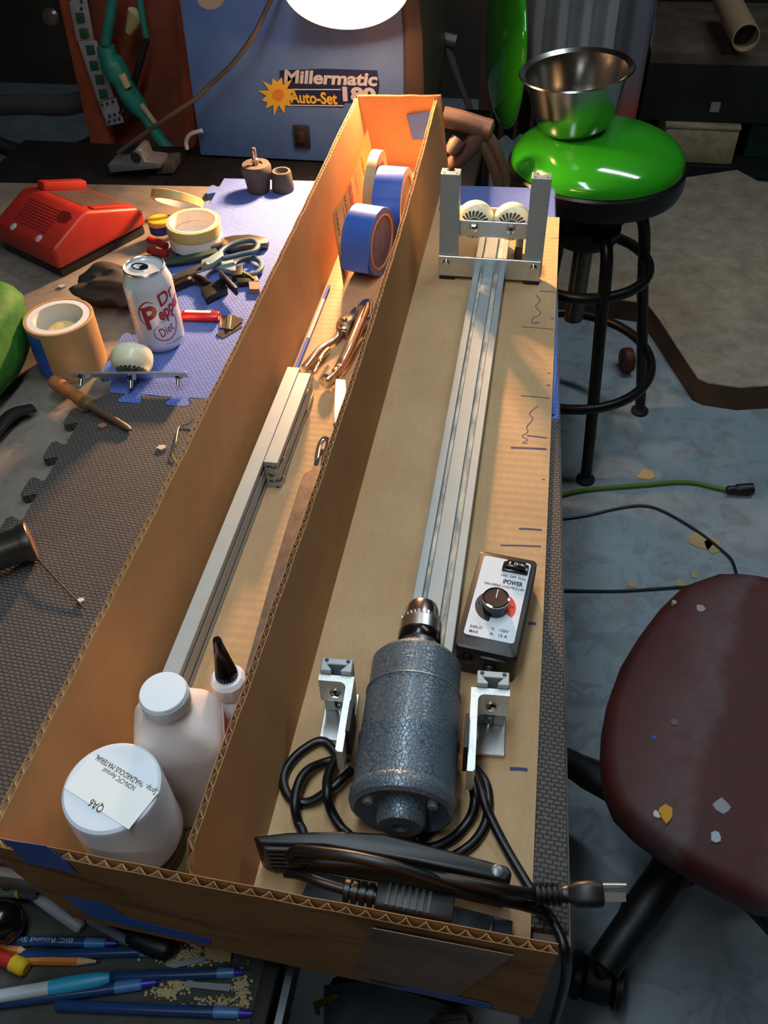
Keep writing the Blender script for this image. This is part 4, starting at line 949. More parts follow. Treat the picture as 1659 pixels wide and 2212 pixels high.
canline([(0.000, 0.048), (-0.008, 0.040), (-0.006, 0.028), (0.007, 0.0225), (0.020, 0.028), (0.027, 0.042), (0.026, 0.055), (0.020, 0.058)], 0.0018, RED)
canline([(0.000, 0.052), (0.010, 0.053), (0.022, 0.058), (0.030, 0.066)], 0.0010, RED)
for k in range(7): canline([(-0.0345 + 0.0012 * (k % 2), 0.024 + 0.009 * k), (-0.0343, 0.027 + 0.009 * k), (-0.0343, 0.030 + 0.009 * k)], 0.0007, INK)
for k in range(11): canline([(-0.0455, 0.030 + 0.0052 * k), (-0.041, 0.030 + 0.0052 * k), (-0.0375, 0.030 + 0.0052 * k)], 0.0009, RED)

# red battery charger
f0 = Vector((-0.733, 1.125, 0)); fr = Vector((-0.647, 1.287, 0)); fl = Vector((-0.880, 1.244, 0))
ch_b = (fr - f0).normalized(); ch_a = Vector((-ch_b.y, ch_b.x, 0))                       # along its length, across to the left
LZ = Vector((0, 0, 1))
chg = thing('battery_charger', 'red plastic battery charger with black base at the back left of the bench', 'charger', (f0 + fr) / 2 + ch_a * 0.08)
REDP = mat('red_plastic', '#a32a20', 0.42, var=0.08, vscale=30, bump=0.08, bscale=500)
CL, CW = 0.183, 0.160
ZB = -MT + 0.0003
o_ = f0 + Vector((0, 0, ZB))
mesh_obj('base', prism_on([(0.004, 0), (CL - 0.004, 0), (CL - 0.004, 0.016), (0.004, 0.016)], o_ + ch_a * 0.004, ch_b, LZ, ch_a, CW - 0.008), BLACK, chg, bevel=0.003)
prf = [(0.0, 0.016), (CL, 0.016), (CL, 0.036), (CL - 0.010, 0.050), (0.082, 0.082), (0.070, 0.082), (0.002, 0.052), (0.0, 0.046)]
bd_ = mesh_obj('shell', prism_on(prf, o_, ch_b, LZ, ch_a, CW), REDP, chg, bevel=0.006, seg=3)
sl = (Vector((0.070, 0.082)) - Vector((0.002, 0.052)))
sdir = (ch_b * sl.x + LZ * sl.y).normalized(); snrm = (LZ * sl.x - ch_b * sl.y).normalized()
for k in range(9):
    s0 = o_ + ch_b * 0.002 + LZ * 0.052 + sdir * (0.018 + 0.0055 * k) + ch_a * 0.040
    mesh_obj('vent_slot', prism_on([(0, 0), (0.085, 0), (0.085, 0.0018), (0, 0.0018)], s0 - snrm * 0.0006, ch_a, sdir, snrm, 0.0010), mat('dark_red_slot', '#6e120e', 0.6), bd_)
for q_ in (0.045, 0.112):
    s0 = o_ + ch_b * 0.002 + LZ * 0.050 + sdir * 0.008 + ch_a * q_
    mesh_obj('status_lens', lathe([(0.0075, 0), (0.0070, 0.0018), (0.0045, 0.0030), (0, 0.0034)], 24, s0 - snrm * 0.0003, snrm), mat('clear_lens', '#b4aca6', 0.12), bd_)
dd = (Vector((CL - 0.010, 0.050)) - Vector((0.082, 0.082))); ddir = (ch_b * dd.x + LZ * dd.y).normalized(); dnrm = (LZ * dd.x - ch_b * dd.y).normalized()
s0 = o_ + ch_b * 0.082 + LZ * 0.082
mesh_obj('battery_bay', prism_on([(0.010, 0.028), (0.088, 0.028), (0.088, 0.118), (0.010, 0.118)], s0 - dnrm * 0.0002, ddir, ch_a, dnrm, 0.0008), mat('dusty_dark_plastic', '#4d3a34', 0.6, var=0.3, vscale=50), bd_)
mesh_obj('bay_rail', prism_on([(0.004, 0.122), (0.088, 0.122), (0.088, 0.140), (0.004, 0.140)], s0, ddir, ch_a, dnrm, 0.014), REDP, bd_, bevel=0.002)
mesh_obj('bay_rail', prism_on([(0.012, 0.006), (0.092, 0.006), (0.092, 0.020), (0.012, 0.020)], s0 - dnrm * 0.0005, ddir, ch_a, dnrm, 0.003), REDP, bd_, bevel=0.001)
s0 = o_ + ch_b * 0.002 + LZ * 0.052 + sdir * 0.048 + ch_a * 0.030
mesh_obj('finger_recess', prism_on([(0, -0.012), (0.012, -0.016), (0.020, -0.004), (0.018, 0.014), (0.004, 0.016), (-0.004, 0.004)], s0 - snrm * 0.0005, sdir, ch_a, snrm, 0.0010), mat('recess_red', '#7d1712', 0.55), bd_)
# tape rolls on the bench
t1 = at(417, 548, 0); cx_, cy_ = -0.545, 1.243
r1 = tape_roll('white tape roll lying flat, the lower one of a stack of two', (cx_, cy_, 0.0105), (0, 0, 1), 0.0430, 0.0375, 0.020, mat('white_tape', '#e9e6e2', 0.5), mat('paper_core', '#d8d2c8', 0.8), group='tape rolls on the bench')
mesh_obj('disc', xf(lathe([(0.0, 0), (0.037, 0), (0.037, 0.001), (0, 0.001)], 40), Matrix.Translation((cx_, cy_, 0.010))), mat('white_card', '#e8e4dc', 0.7), r1)
mesh_obj('disc_hole', xf(lathe([(0.0, 0), (0.018, 0), (0.018, 0.0006), (0, 0.0006)], 40), Matrix.Translation((cx_, cy_, 0.0108))), mat('grey_card', '#c9c4bd', 0.7), r1)
tape_roll('amber tape roll lying flat on top of the white roll', (cx_ + 0.001, cy_ - 0.001, 0.0312), (0.02, -0.02, 1), 0.0440, 0.0365, 0.018, mat('amber_tape', '#bfae73', 0.35), MATS['paper_core'], group='tape rolls on the bench')
c_ = at(368, 462, 0.030)
lr = tape_roll('amber tape roll leaning half upright behind the stacked rolls', (-0.605, 1.335, 0.028), (0.10, 0.62, 0.78), 0.0440, 0.0365, 0.014, MATS['amber_tape'], MATS['paper_core'], group='tape rolls on the bench')
yc = at(345, 487, .012)
yy = thing('yellow_tub', 'small yellow and blue round tub mostly hidden behind the stacked tape rolls', 'tub', (yc.x, yc.y, 0))
mesh_obj('tub', lathe([(0, 0.0003), (0.016, 0.0003), (0.018, 0.002), (0.018, 0.016), (0, 0.016)], 32, (yc.x, yc.y, 0)), mat('blue_card', '#23307a', 0.5), yy)
mesh_obj('lid', lathe([(0.0185, 0.016), (0.0185, 0.022), (0.017, 0.024), (0, 0.024)], 32, (yc.x, yc.y, 0)), mat('yellow_card', '#e0a32a', 0.5), yy)

# rubber caster feet
RB = mat('dusty_rubber', '#3b332e', 0.75, var=0.2, vscale=50, bump=0.2, bscale=300)
c1 = at(560, 412, 0)
rf = thing('furniture_foot', 'large grey rubber furniture foot with a steel stem on the blue mat', 'furniture foot', (c1.x, c1.y, 0.0003), group='rubber furniture feet')
mesh_obj('rubber', lathe([(0, 0), (0.0185, 0), (0.0200, 0.003), (0.0235, 0.030), (0.0262, 0.034), (0.0265, 0.044), (0.0240, 0.049), (0.012, 0.0495), (0.0115, 0.047), (0, 0.047)], 36), RB, rf, world=False)
mesh_obj('stem', lathe([(0.0055, 0.047), (0.0055, 0.058), (0.0040, 0.059), (0.0040, 0.075), (0.0030, 0.077), (0, 0.077)], 16), mat('stem_steel', '#b7a79b', 0.3, 0.9), rf, world=False)
c2 = at(612, 410, 0)
rf2 = thing('furniture_foot', 'small grey hollow rubber foot beside the larger one on the blue mat', 'furniture foot', (c2.x, c2.y, 0.0003), group='rubber furniture feet')
mesh_obj('rubber', lathe([(0, 0), (0.0190, 0), (0.0200, 0.002), (0.0175, 0.032), (0.0160, 0.035), (0.0125, 0.035), (0.0115, 0.022), (0, 0.022)], 32), RB, rf2, world=False)
mesh_obj('steel_cup', lathe([(0.0112, 0.0222), (0.0112, 0.0290), (0.0098, 0.0290), (0.009, 0.0240), (0, 0.0235)], 24), CHROME, rf2, world=False)

# scissors, pliers and other small tools, laid out on the mat
def flat(pts, z0, z1, m, name, par, bevel=0.0):
    return mesh_obj(name, prism([(p.x, p.y) for p in [at(u, v, (z0 + z1) / 2) for u, v in pts]], z0, z1), m, par, bevel=bevel)
def wire(pts, r, m, name, par, closed=False, flat_=1.0, n=10):
    return mesh_obj(name, sweep(smooth([at(*p) for p in pts], 6, closed), r, n, closed, flat_), m, par)
TEAL = mat('grey_teal_plastic', '#6e8790', 0.45); TEALD = mat('dark_teal_plastic', '#3d5663', 0.45)
sc = thing('scissors', 'scissors with two grey-teal looped handles lying open on the blue mat', 'scissors', at(470, 570, 0.0003))
zs = 0.020
wire([(474, 548, zs), (492, 532, zs), (520, 522, zs), (545, 520, zs), (557, 530, zs), (548, 543, zs), (520, 550, zs), (495, 556, zs), (480, 558, zs)], 0.0042, TEALD, 'handle_loop', sc, True)
flat([(436, 566), (452, 560), (470, 548), (482, 546), (484, 556), (462, 572), (446, 580), (434, 576)], 0.016, 0.025, TEAL, 'handle', sc, 0.002)
zs2 = 0.0075
wire([(505, 572, zs2), (520, 562, zs2), (545, 558, zs2), (562, 566, zs2), (564, 580, zs2), (550, 592, zs2), (528, 594, zs2), (510, 586, zs2)], 0.0042, TEALD, 'handle_loop', sc, True)
flat([(456, 576), (478, 566), (505, 566), (512, 580), (512, 592), (480, 584)], 0.0036, 0.0122, TEAL, 'handle', sc, 0.002)
flat([(372, 597), (425, 574), (440, 570), (446, 580), (430, 586), (372, 606)], 0.0140, 0.0158, STEEL, 'blade', sc)
flat([(380, 600), (440, 572), (458, 572), (460, 580), (440, 586), (380, 607)], 0.0118, 0.0136, STEEL, 'blade', sc)
p = at(445, 570, .025); mesh_obj('pivot', lathe([(0.0045, 0), (0.0045, 0.001), (0.003, 0.002), (0, 0.0022)], 16, (p.x, p.y, 0.0250)), mat('pivot_brass', '#a98f7c', 0.35, 0.8), sc)
pl_ = thing('pliers', 'old steel pliers with red handles pinned under the stacked tape rolls', 'pliers', at(430, 540, 0.0003))
flat([(478, 520), (505, 514), (540, 512), (570, 517), (582, 524), (578, 531), (545, 536), (500, 540), (478, 537)], 0.002, 0.013, DSTEEL, 'jaw', pl_, 0.002)
wire([(482, 528, .008), (455, 535, .007)], 0.0055, DSTEEL, 'shank', pl_, flat_=0.8)
wire([(362, 548, .0072), (340, 545, .0072), (322, 540, .0072)], 0.0068, mat('red_grip', '#8a1f1c', 0.45), 'grip', pl_, flat_=0.9)
wire([(358, 532, .0072), (340, 524, .0072), (322, 518, .0072)], 0.0068, MATS['red_grip'], 'grip', pl_, flat_=0.9)
gt = thing('green_handle_tool', 'hand tool with a dark green grip under the scissors', 'hand tool', at(420, 560, 0.0003))
wire([(360, 566, .0082), (400, 561, .0085), (440, 553, .0082), (468, 545, .0078)], 0.0078, mat('dark_green_grip', '#20382a', 0.45, var=0.3, vscale=90), 'grip', gt, flat_=0.9)
ck = thing('bent_tube', 'curved dark metal tube lying behind the drinks can', 'tube', at(410, 605, 0.0003))
wire([(372, 620, .0095), (390, 612, .0095), (408, 605, .0095), (424, 603, .0095), (438, 608, .0095), (449, 618, .0095)], 0.0075, mat('bronze_dark_metal', '#5a4a40', 0.22, 0.9), 'tube', ck)
for nm, lab, rects in (('plastic_clip', 'black plastic clip with a cross bar nearest the drinks can', [([(434, 628), (480, 608), (492, 628), (446, 652)], .0003, .013), ([(472, 592), (478, 590), (514, 628), (508, 632)], .0133, .026)]),
                       ('plastic_clip', 'black and tan plastic clip next to the box edge', [([(500, 602), (508, 582), (526, 578), (524, 600)], .0003, .012), ([(510, 604), (556, 600), (560, 612), (514, 616)], .0003, .009)])):
    o = thing(nm, lab, 'clip', at(rects[0][0][0][0], rects[0][0][0][1], 0), group='plastic clips on the mat')
    for i, (r_, a, b) in enumerate(rects): flat(r_, a, b, BLACK, ('body', 'arm')[i], o, 0.0008)
    if i and 'tan' in lab:
        wire([(524, 588, .013), (540, 596, .010), (548, 604, .0094)], 0.0018, mat('copper_strip', '#c98a4a', 0.35, 0.8), 'spring', o)
single('plastic_block', prism([(p.x, p.y) for p in [at(u, v, .005) for u, v in ((538, 614), (560, 614), (561, 630), (540, 630))]], 0.0003, 0.0095), mat('brown_plastic', '#7d6557', 0.5), 'small brown plastic block beside the black clips', 'block')
lt_ = thing('lighter', 'red lighter with a white label lying behind the drinks can', 'lighter', at(435, 680, 0.0003))
la, lb_ = at(395, 682, .0065), at(474, 684, .0065)
ldn = (lb_ - la).normalized(); lsd = Vector((-ldn.y, ldn.x, 0))
mesh_obj('body', xf(lathe([(0.0064, 0), (0.0068, 0.002), (0.0068, (lb_ - la).length - 0.002), (0.0060, (lb_ - la).length)], 24), Matrix.Translation(la + Vector((0, 0, 0.0006))) @ frame(ldn).to_4x4() @ Matrix.Diagonal((1.35, 1.0, 1, 1))), mat('lighter_red', '#c81f22', 0.25), lt_)
ll = [la + ldn * 0.002 + lsd * 0.001, lb_ - ldn * 0.012 + lsd * 0.001, lb_ - ldn * 0.010 + lsd * 0.0075, la + ldn * 0.002 + lsd * 0.0075]
vs_ = []
N_ = 8
for i in range(N_ + 1):
    a = radians(78 + 62 * i / N_)
    for e in (0.004, (lb_ - la).length - 0.012): vs_.append(la + ldn * e + lsd * (-cos(a) * 0.0068 * 1.35 * 1.02) + Vector((0, 0, 0.0006 + sin(a) * 0.0070)))
mesh_obj('label', (vs_, [(2 * i, 2 * i + 1, 2 * i + 3, 2 * i + 2) for i in range(N_)]), mat('lighter_label', '#e6d3cc', 0.5), lt_)
BLD = mat('razor_steel', '#8d8478', 0.3, 0.9, var=0.15, vscale=120)
for lab, pts, z_, spine in (('single-edge razor blade lying nearer the can', [(466, 724), (482, 731), (524, 706), (506, 698)], .0004, None), ('single-edge razor blade with folded spine lying over the other one', [(474, 708), (476, 684), (500, 680), (527, 690), (502, 712)], .0022, [(489, 711), (496, 709), (499, 681), (492, 682)])):
    o = thing('razor_blade', lab, 'razor blade', at(pts[0][0], pts[0][1], 0), group='razor blades')
    flat(pts, z_, z_ + 0.0009, BLD, 'blade', o)
    if spine: flat(spine, z_ + 0.001, z_ + 0.0032, STEEL, 'spine', o)
    else: flat([(468, 722), (472, 728), (478, 724), (474, 718)], z_ + 0.001, z_ + 0.0016, BLD, 'notch_tab', o)
# glove
gv = single('work_glove', blob((-0.612, 1.075, 0.010), (0.062, 0.045, 0.026), 3, 0.40, 48, 1.1), mat('dark_leather', '#2a2320', 0.8, var=0.3, vscale=40, bump=0.4, bscale=160), 'crumpled dark work glove between charger and drinks can', 'glove', ang=180)
gv.location.z = -MT + 0.0005
# tube cup with a yellow ball
tc = at(122, 806, 0)
TX, TY = -0.6195, 0.9130
cup = thing('cardboard_tube', 'short brown cardboard tube with a white lining and blue tape patch', 'tube', (TX, TY, -MT))
TB_ = mat('brown_tube', '#b98d5b', 0.7, var=0.12, vscale=30)
TH = 0.078
mesh_obj('tube', ring(0.0465, 0.0425, TH, 64, (0, 0, 0.0003)), TB_, cup, world=False)
mesh_obj('lining', ring(0.0424, 0.0330, TH - 0.0005, 64, (0, 0, 0.0003)), mat('white_foam', '#d9d6d2', 0.8, bump=0.3, bscale=300), cup, world=False)
a0, a1 = radians(215), radians(262)
vs_ = []
for k in range(13):
    a = a0 + (a1 - a0) * k / 12
    for z_ in (0.004, TH - 0.006): vs_.append(Vector((0.0469 * cos(a), 0.0469 * sin(a), z_)))
mesh_obj('blue_tape', (vs_, [(2 * i, 2 * i + 2, 2 * i + 3, 2 * i + 1) for i in range(12)]), BLUE_TAPE, cup, world=False)
bl = single('yellow_ball', lathe([(0.0001, -0.027)] + [(0.027 * cos(radians(a)), 0.027 * sin(radians(a))) for a in range(-80, 81, 10)] + [(0.0001, 0.027)], 32, (TX + 0.001, TY - 0.002, -MT + 0.041)), mat('cream_yellow', '#e9cf86', 0.25, coat=0.4), 'glossy cream-yellow ball sitting inside the cardboard tube', 'ball')
# spare axle bar with one wheel
ba, bb = at(152, 800, .026), at(404, 800, .026); ba.z = bb.z = 0; bdn = (bb - ba).normalized(); brot = atan2(bdn.y, bdn.x); bc = (ba + bb) / 2
BTILT = radians(36)                                          # the bar leans back on its wheel, bolts towards the viewer
ab = thing('axle_bar', 'aluminium bar leaning back on its one cream wheel beside the drinks can', 'bar', (bc.x, bc.y, 0.0190), m=(Matrix.Rotation(brot, 3, 'Z') @ Matrix.Rotation(BTILT, 3, 'X')))
BLn = (bb - ba).length
mesh_obj('bar', box((0, 0, 0), (BLn, 0.0036, 0.0180)), ALU_RAW, ab, bevel=0.0005, seg=1, world=False)
for x_ in (-BLn / 2 + 0.013, BLn / 2 - 0.013):
    b_ = mesh_obj('bolt', cyl((x_, 0.004, 0), (x_, -0.015, 0), 0.0026, n=12), CHROME, ab, world=False); mesh_obj('nut', lathe([(0.0052, 0), (0.0052, 0.004)], 6, (x_, -0.0018, 0), (0, -1, 0)), CHROME, b_, world=False)
b_ = mesh_obj('axle', cyl((0.002, 0.040, 0), (0.002, -0.019, 0), 0.0032, n=14), CHROME, ab, world=False)
mesh_obj('nut', lathe([(0.0068, 0), (0.0068, 0.006)], 6, (0.002, -0.0018, 0), (0, -1, 0)), CHROME, b_, world=False)
wo = wheel(ab, (0, 0, 0)); wo.location = (0.002, 0.0215, 0.0)
# screwdriver with a wooden handle
aw = thing('screwdriver', 'old screwdriver with an orange wooden handle lying across the mat corner', 'screwdriver', at(190, 880, 0))
h0, h1, h2 = at(113, 822, .010), at(188, 872, .010), at(279, 926, .004)
hd = (h1 - h0).normalized()
HL = (h1 - h0).length
mesh_obj('handle', lathe([(0, 0), (0.006, 0.0008), (0.0092, 0.004), (0.0100, 0.012), (0.0095, HL * 0.5), (0.0078, HL * 0.62), (0.0090, HL * 0.75), (0.0088, HL * 0.9), (0.0075, HL)], 24, h0, hd), mat('orange_wood', '#a5653a', 0.5, var=0.25, vscale=60), aw)
mesh_obj('ferrule', lathe([(0.0088, 0), (0.0092, 0.003), (0.0088, 0.011), (0.0062, 0.013)], 20, h0 + hd * (HL - 0.006), hd), mat('brass_ferrule', '#a68d55', 0.4, 0.8), aw)
sd_ = (h2 - h1).normalized()
mesh_obj('shaft', lathe([(0.0056, 0), (0.0050, 0.012), (0.0046, (h2 - h1).length - 0.02), (0.0040, (h2 - h1).length - 0.006), (0.0016, (h2 - h1).length)], 16, h1 + hd * 0.004, sd_), mat('brown_steel', '#7a6452', 0.45, 0.6), aw)
single('wire_twist', sweep(smooth([at(u, v, z) for u, v, z in ((419, 904, .006), (405, 915, .003), (388, 921, .0025), (382, 940, .006), (379, 958, .008), (371, 978, .004), (378, 995, .002), (393, 1012, .002))], 5), 0.0010, 8), mat('olive_wire', '#6f6b3a', 0.4), 'thin bent olive wire twist on the black mat beside the box', 'wire')
# hammer head at the left edge with a thin needle
hm = thing('steel_drift', 'thick dark steel drift with coppery round face on the black mat', 'hand tool', at(20, 1190, 0))
hA, hB = at(-256, 1279, .024), at(68, 1168, .024); hdv = (hB - hA).normalized()
mesh_obj('head', lathe([(0.019, 0), (0.0195, 0.02), (0.0195, (hB - hA).length - 0.012), (0.0215, (hB - hA).length - 0.009), (0.0225, (hB - hA).length - 0.001), (0.0215, (hB - hA).length)], 32, hA, hdv), DSTEEL, hm)
mesh_obj('face', lathe([(0.0214, 0.0), (0.0212, 0.0004), (0, 0.0008)], 32, hB, hdv), mat('copper_face', '#a5745a', 0.45, 0.5, var=0.3, vscale=120), hm)
single('needle', sweep([at(66, 1190, .010), at(120, 1250, .008), at(184, 1315, .002)], [0.0012, 0.0011, 0.0008], 8), DSTEEL, 'long thin steel needle pointing away from the coppery steel face', 'needle')
for lab, u, v, s_, col_ in (('terracotta chip lying by the screwdriver tip', 222, 923, .009, '#a0694c'), ('pale crumb on the black mat near the wire twist', 350, 970, .009, '#c9b79c'), ('white scrap at the needle tip on the black mat', 176, 1300, .006, '#d8d4cc'), ('grey scrap beside the red charger', 129, 607, .009, '#9aa19c')):
    p = at(u, v, 0); z_ = 0.0003 if lab[0] != 'g' else -MT + 0.0003
    single('scrap', prism([(p.x + s_ * x, p.y + s_ * y) for x, y in ((-.7, -.2), (.1, -.5), (.7, .1), (.3, .5), (-.4, .4))], z_, z_ + 0.003), mat('scrap_' + col_[1:], col_, 0.8), lab, 'scrap', 'scraps on the bench')
# green bag at the left
bgp = [at(-60, 560, .0), at(10, 610, .0)]
def soft_box(c, s, e=0.55, n=48, amp=0.04, seed=5):
    from mathutils import noise
    sg = lambda v, p: math.copysign(abs(v) ** p, v); vs, fs = [], []; m = n // 2
    for j_ in range(m + 1):
        th = pi * j_ / m
        for i_ in range(n):
            ph = 2 * pi * i_ / n
            d = Vector((sg(sin(th), e) * sg(cos(ph), e), sg(sin(th), e) * sg(sin(ph), e), sg(cos(th), e)))
            k = 1 + amp * noise.noise(d * 2.2 + Vector((seed, 0, 0))); vs.append(Vector((c[0] + d.x * s[0] * k, c[1] + d.y * s[1] * k, c[2] + d.z * s[2] * k)))
    for j_ in range(m):
        for i_ in range(n): fs.append((j_ * n + i_, (j_ + 1) * n + i_, (j_ + 1) * n + (i_ + 1) % n, j_ * n + (i_ + 1) % n))
    return (vs, fs)
bag = thing('green_bag', 'bright green fabric bag at the left edge of the bench', 'bag', (-0.775, 0.80, -MT))
mesh_obj('bag_body', soft_box((-0.775, 0.80, -MT + 0.066), (0.115, 0.165, 0.060), amp=0.08), mat('green_fabric', '#2a6a16', 0.7, var=0.3, vscale=60, bump=0.5, bscale=250), bag, ang=180)
mesh_obj('zip', sweep([Vector((-0.775, 0.68 + 0.03 * k, -MT + 0.1275)) for k in range(9)], 0.0035, 8, flat=0.6), BLACK, bag)
mesh_obj('carry_handle', sweep(smooth([Vector((-0.82, 0.74, 0.112)), Vector((-0.83, 0.77, 0.135)), Vector((-0.83, 0.83, 0.135)), Vector((-0.82, 0.86, 0.112))], 6), 0.006, 10, flat=0.5), BLACK, bag)
bs = single('black_strap', sweep(smooth([Vector((-0.655, 0.700, 0.000)), Vector((-0.648, 0.735, 0.002)), Vector((-0.640, 0.775, 0.006)), Vector((-0.625, 0.800, -0.002))], 5), 0.010, 10, flat=0.5), BLACK, 'black strap end under the green bag', 'strap')
# ------------------------------------------------------------------ work lamp over the box
lamp = thing('work_lamp', 'clip-on work lamp with a round metal reflector lit above the far end of the box', 'lamp', LAMP_RIM)
REFL = mat('reflector_aluminium', '#f1e6dc', 0.35, 0.35)
mesh_obj('reflector', lathe([(0.1065, 0.0), (0.1085, -0.002), (0.1095, 0.001), (0.1080, 0.004), (0.1000, 0.030), (0.078, 0.065), (0.045, 0.088), (0.030, 0.094), (0.029, 0.0925), (0.044, 0.0865), (0.0765, 0.0635), (0.0985, 0.029)], 72, LAMP_RIM, -LAMP_AX, closed=True), REFL, lamp)
mesh_obj('bulb', lathe([(0.0001, -0.024), (0.011, -0.021), (0.019, -0.013), (0.0225, 0.0), (0.021, 0.012), (0.016, 0.028), (0.013, 0.040), (0.013, 0.060), (0.0001, 0.060)], 32, BULB - LAMP_AX * 0.002, -LAMP_AX), mat('lit_bulb', '#fff2dd', 0.4, emit=(1.0, 0.75, 0.45), estr=9.0), lamp)
# let the lamp's own light out of its bulb
for o in lamp.children:
    if o.name.startswith('bulb'): o.visible_shadow = True
mesh_obj('socket', lathe([(0.030, 0.090), (0.026, 0.100), (0.022, 0.104), (0.022, 0.160), (0.016, 0.168), (0, 0.168)], 32, LAMP_RIM, -LAMP_AX), BLACK, lamp)
fx_ = frame(-LAMP_AX)
lblp = LAMP_RIM - LAMP_AX * 0.047 + fx_ @ Vector((-0.02, -0.086, 0))
mesh_obj('paper_label', sheet(lambda s, h: LAMP_RIM - LAMP_AX * (0.034 + 0.026 * h) + (fx_ @ Vector((cos(-2.05 + 0.55 * s), sin(-2.05 + 0.55 * s), 0))) * (0.0945 - 0.016 * h), 8, 3), mat('paper_label', '#d8c9b4', 0.7, var=0.3, vscale=150), lamp)
LN = LAMP_RIM - LAMP_AX * 0.16
mesh_obj('clamp_arm', sweep(smooth([LN, LN + Vector((0.02, 0.06, 0.10)), LN + Vector((0.02, 0.12, 0.28)), LN + Vector((0.0, 0.25, 0.55)), LN + Vector((0, 0.35, 1.3))], 6), 0.007, 10), DSTEEL, lamp)

# ------------------------------------------------------------------ welder behind the bench
YW = 1.75
BLUEP = mat('welder_blue', '#5c7db2', 0.45, var=0.10, vscale=14, bump=0.05, bscale=400)
wl, wr_ = aty(433, 340, YW), aty(872, 215, YW)
wd = thing('welder', 'large blue welding machine with a starburst decal standing behind the bench', 'welder', ((wl.x + wr_.x) / 2, YW + 0.15, wl.z))
ZW = wl.z + 0.004
mesh_obj('side_panel', prism_on([(wl.x, ZW), (wr_.x, ZW - 0.002), (wr_.x + 0.002, ZW + 0.25), (wr_.x - 0.010, ZW + 0.42), (wl.x + 0.02, ZW + 0.42)], (0, YW, 0), (1, 0, 0), (0, 0, 1), (0, 1, 0), 0.30), BLUEP, wd, bevel=0.004)
mesh_obj('front_bezel', prism_on([(wr_.x + 0.0005, ZW - 0.004), (wr_.x + 0.034, ZW - 0.004), (wr_.x + 0.044, ZW + 0.12), (wr_.x + 0.040, ZW + 0.25), (wr_.x + 0.022, ZW + 0.40), (wr_.x - 0.008, ZW + 0.425), (wr_.x + 0.0025, ZW + 0.25)], (0, YW - 0.012, 0), (1, 0, 0), (0, 0, 1), (0, 1, 0), 0.33), mat('brown_black_plastic', '#42362f', 0.45), wd, bevel=0.006)
YD = YW - 0.0003
def decal(pts, m, par, name='decal', off=0.0):
    return patch(name, [aty(u, v, YD - off) for u, v in pts], 0.0002, m, par)
NAVY = mat('decal_navy', '#16244a', 0.4); SILV = mat('decal_silver', '#c3bfc4', 0.4); YEL = mat('decal_yellow', '#e2b23a', 0.45); ORG_ = mat('decal_orange', '#d9822e', 0.45)
dk = decal([(604, 152), (700, 148), (815, 152), (820, 183), (814, 224), (745, 222), (742, 232), (620, 229), (622, 190), (604, 183)], NAVY, wd, 'decal_back')
star = []
for k in range(24):
    a = 2 * pi * k / 24 + 0.2; r_ = (42 if k % 2 == 0 else 25) * (1 + 0.12 * sin(k * 2.3)); star.append((601 + r_ * cos(a), 205 + r_ * sin(a)))
stb = decal(star, YEL, wd, 'starburst', 0.0012)
decal([(601 + 13 * cos(a), 205 + 13 * sin(a)) for a in [2 * pi * k / 20 for k in range(20)]], ORG_, stb, 'star_centre', 0.0016)
def dec_text(s, u, v, wpx, hpx, m, name='lettering', off=0.0009, **k):
    c_ = aty(u, v, YD - off); sc_ = (aty(u + wpx / 2, v + wpx * 0.010, YD - off) - aty(u - wpx / 2, v - wpx * 0.010, YD - off)).length; hh = (aty(u, v - hpx / 2, YD - off) - aty(u, v + hpx / 2, YD - off)).length
    g = text(s, hh, 0, width=sc_, **k)
    return mesh_obj(name, xf(g, Matrix.Translation(c_) @ Matrix(((1, 0, 0), (0, 0, -1), (0, 1, 0))).to_4x4()), m, dk)
dec_text('Millermatic', 713, 168, 204, 27, SILV, bold=0.035, shear=0.15)
dec_text('180', 776, 204, 72, 28, SILV, bold=0.05)
dec_text('Auto-Set', 677, 211, 102, 24, YEL, bold=0.03)
decal([(622, 192), (736, 192), (736, 194.5), (622, 194.5)], SILV, dk, 'decal_rule', 0.001); decal([(628, 226), (742, 227), (742, 229.5), (628, 228.5)], SILV, dk, 'decal_rule', 0.001)
sq_ = aty(652, 295, YD - 0.004)
swp = mesh_obj('breaker_plate', box((sq_.x, sq_.y, sq_.z), (0.034, 0.006, 0.046)), mat('switch_brown', '#2e2521', 0.5), wd, bevel=0.002)
mesh_obj('breaker_toggle', box((sq_.x, sq_.y - 0.005, sq_.z), (0.016, 0.006, 0.022)), mat('toggle_brown', '#3a2d27', 0.4), swp, bevel=0.001)
decal([(455 + 31 * cos(a), -10 + 31 * sin(a)) for a in [2 * pi * k / 24 for k in range(24)]], mat('decal_beige', '#b7a78f', 0.5), wd, 'round_sticker')
tray = thing('welder_cart', 'black steel cart with a tray under the blue welder', 'cart', (-0.52, 1.80, FZ))
BLKM = mat('dusty_black_steel', '#191512', 0.6, var=0.5, vscale=40)
mesh_obj('tray', box((-0.44, 1.81, ZW - 0.0165), (0.63, 0.52, 0.024)), BLKM, tray, bevel=0.002)
mesh_obj('side_tray', box((-0.955, 1.675, ZW - 0.0165), (0.395, 0.25, 0.024)), BLKM, tray, bevel=0.002)
mesh_obj('tray_lip', box((-0.64, 1.546, ZW - 0.055), (1.03, 0.004, 0.11)), BLKM, tray)
for x_, y_ in ((-1.13, 1.58), (-0.15, 1.58), (-0.15, 2.04), (-0.73, 2.04)): mesh_obj('leg', box((x_, y_, (FZ + ZW - 0.0285) / 2), (0.035, 0.035, ZW - 0.0285 - FZ)), BLKM, tray)
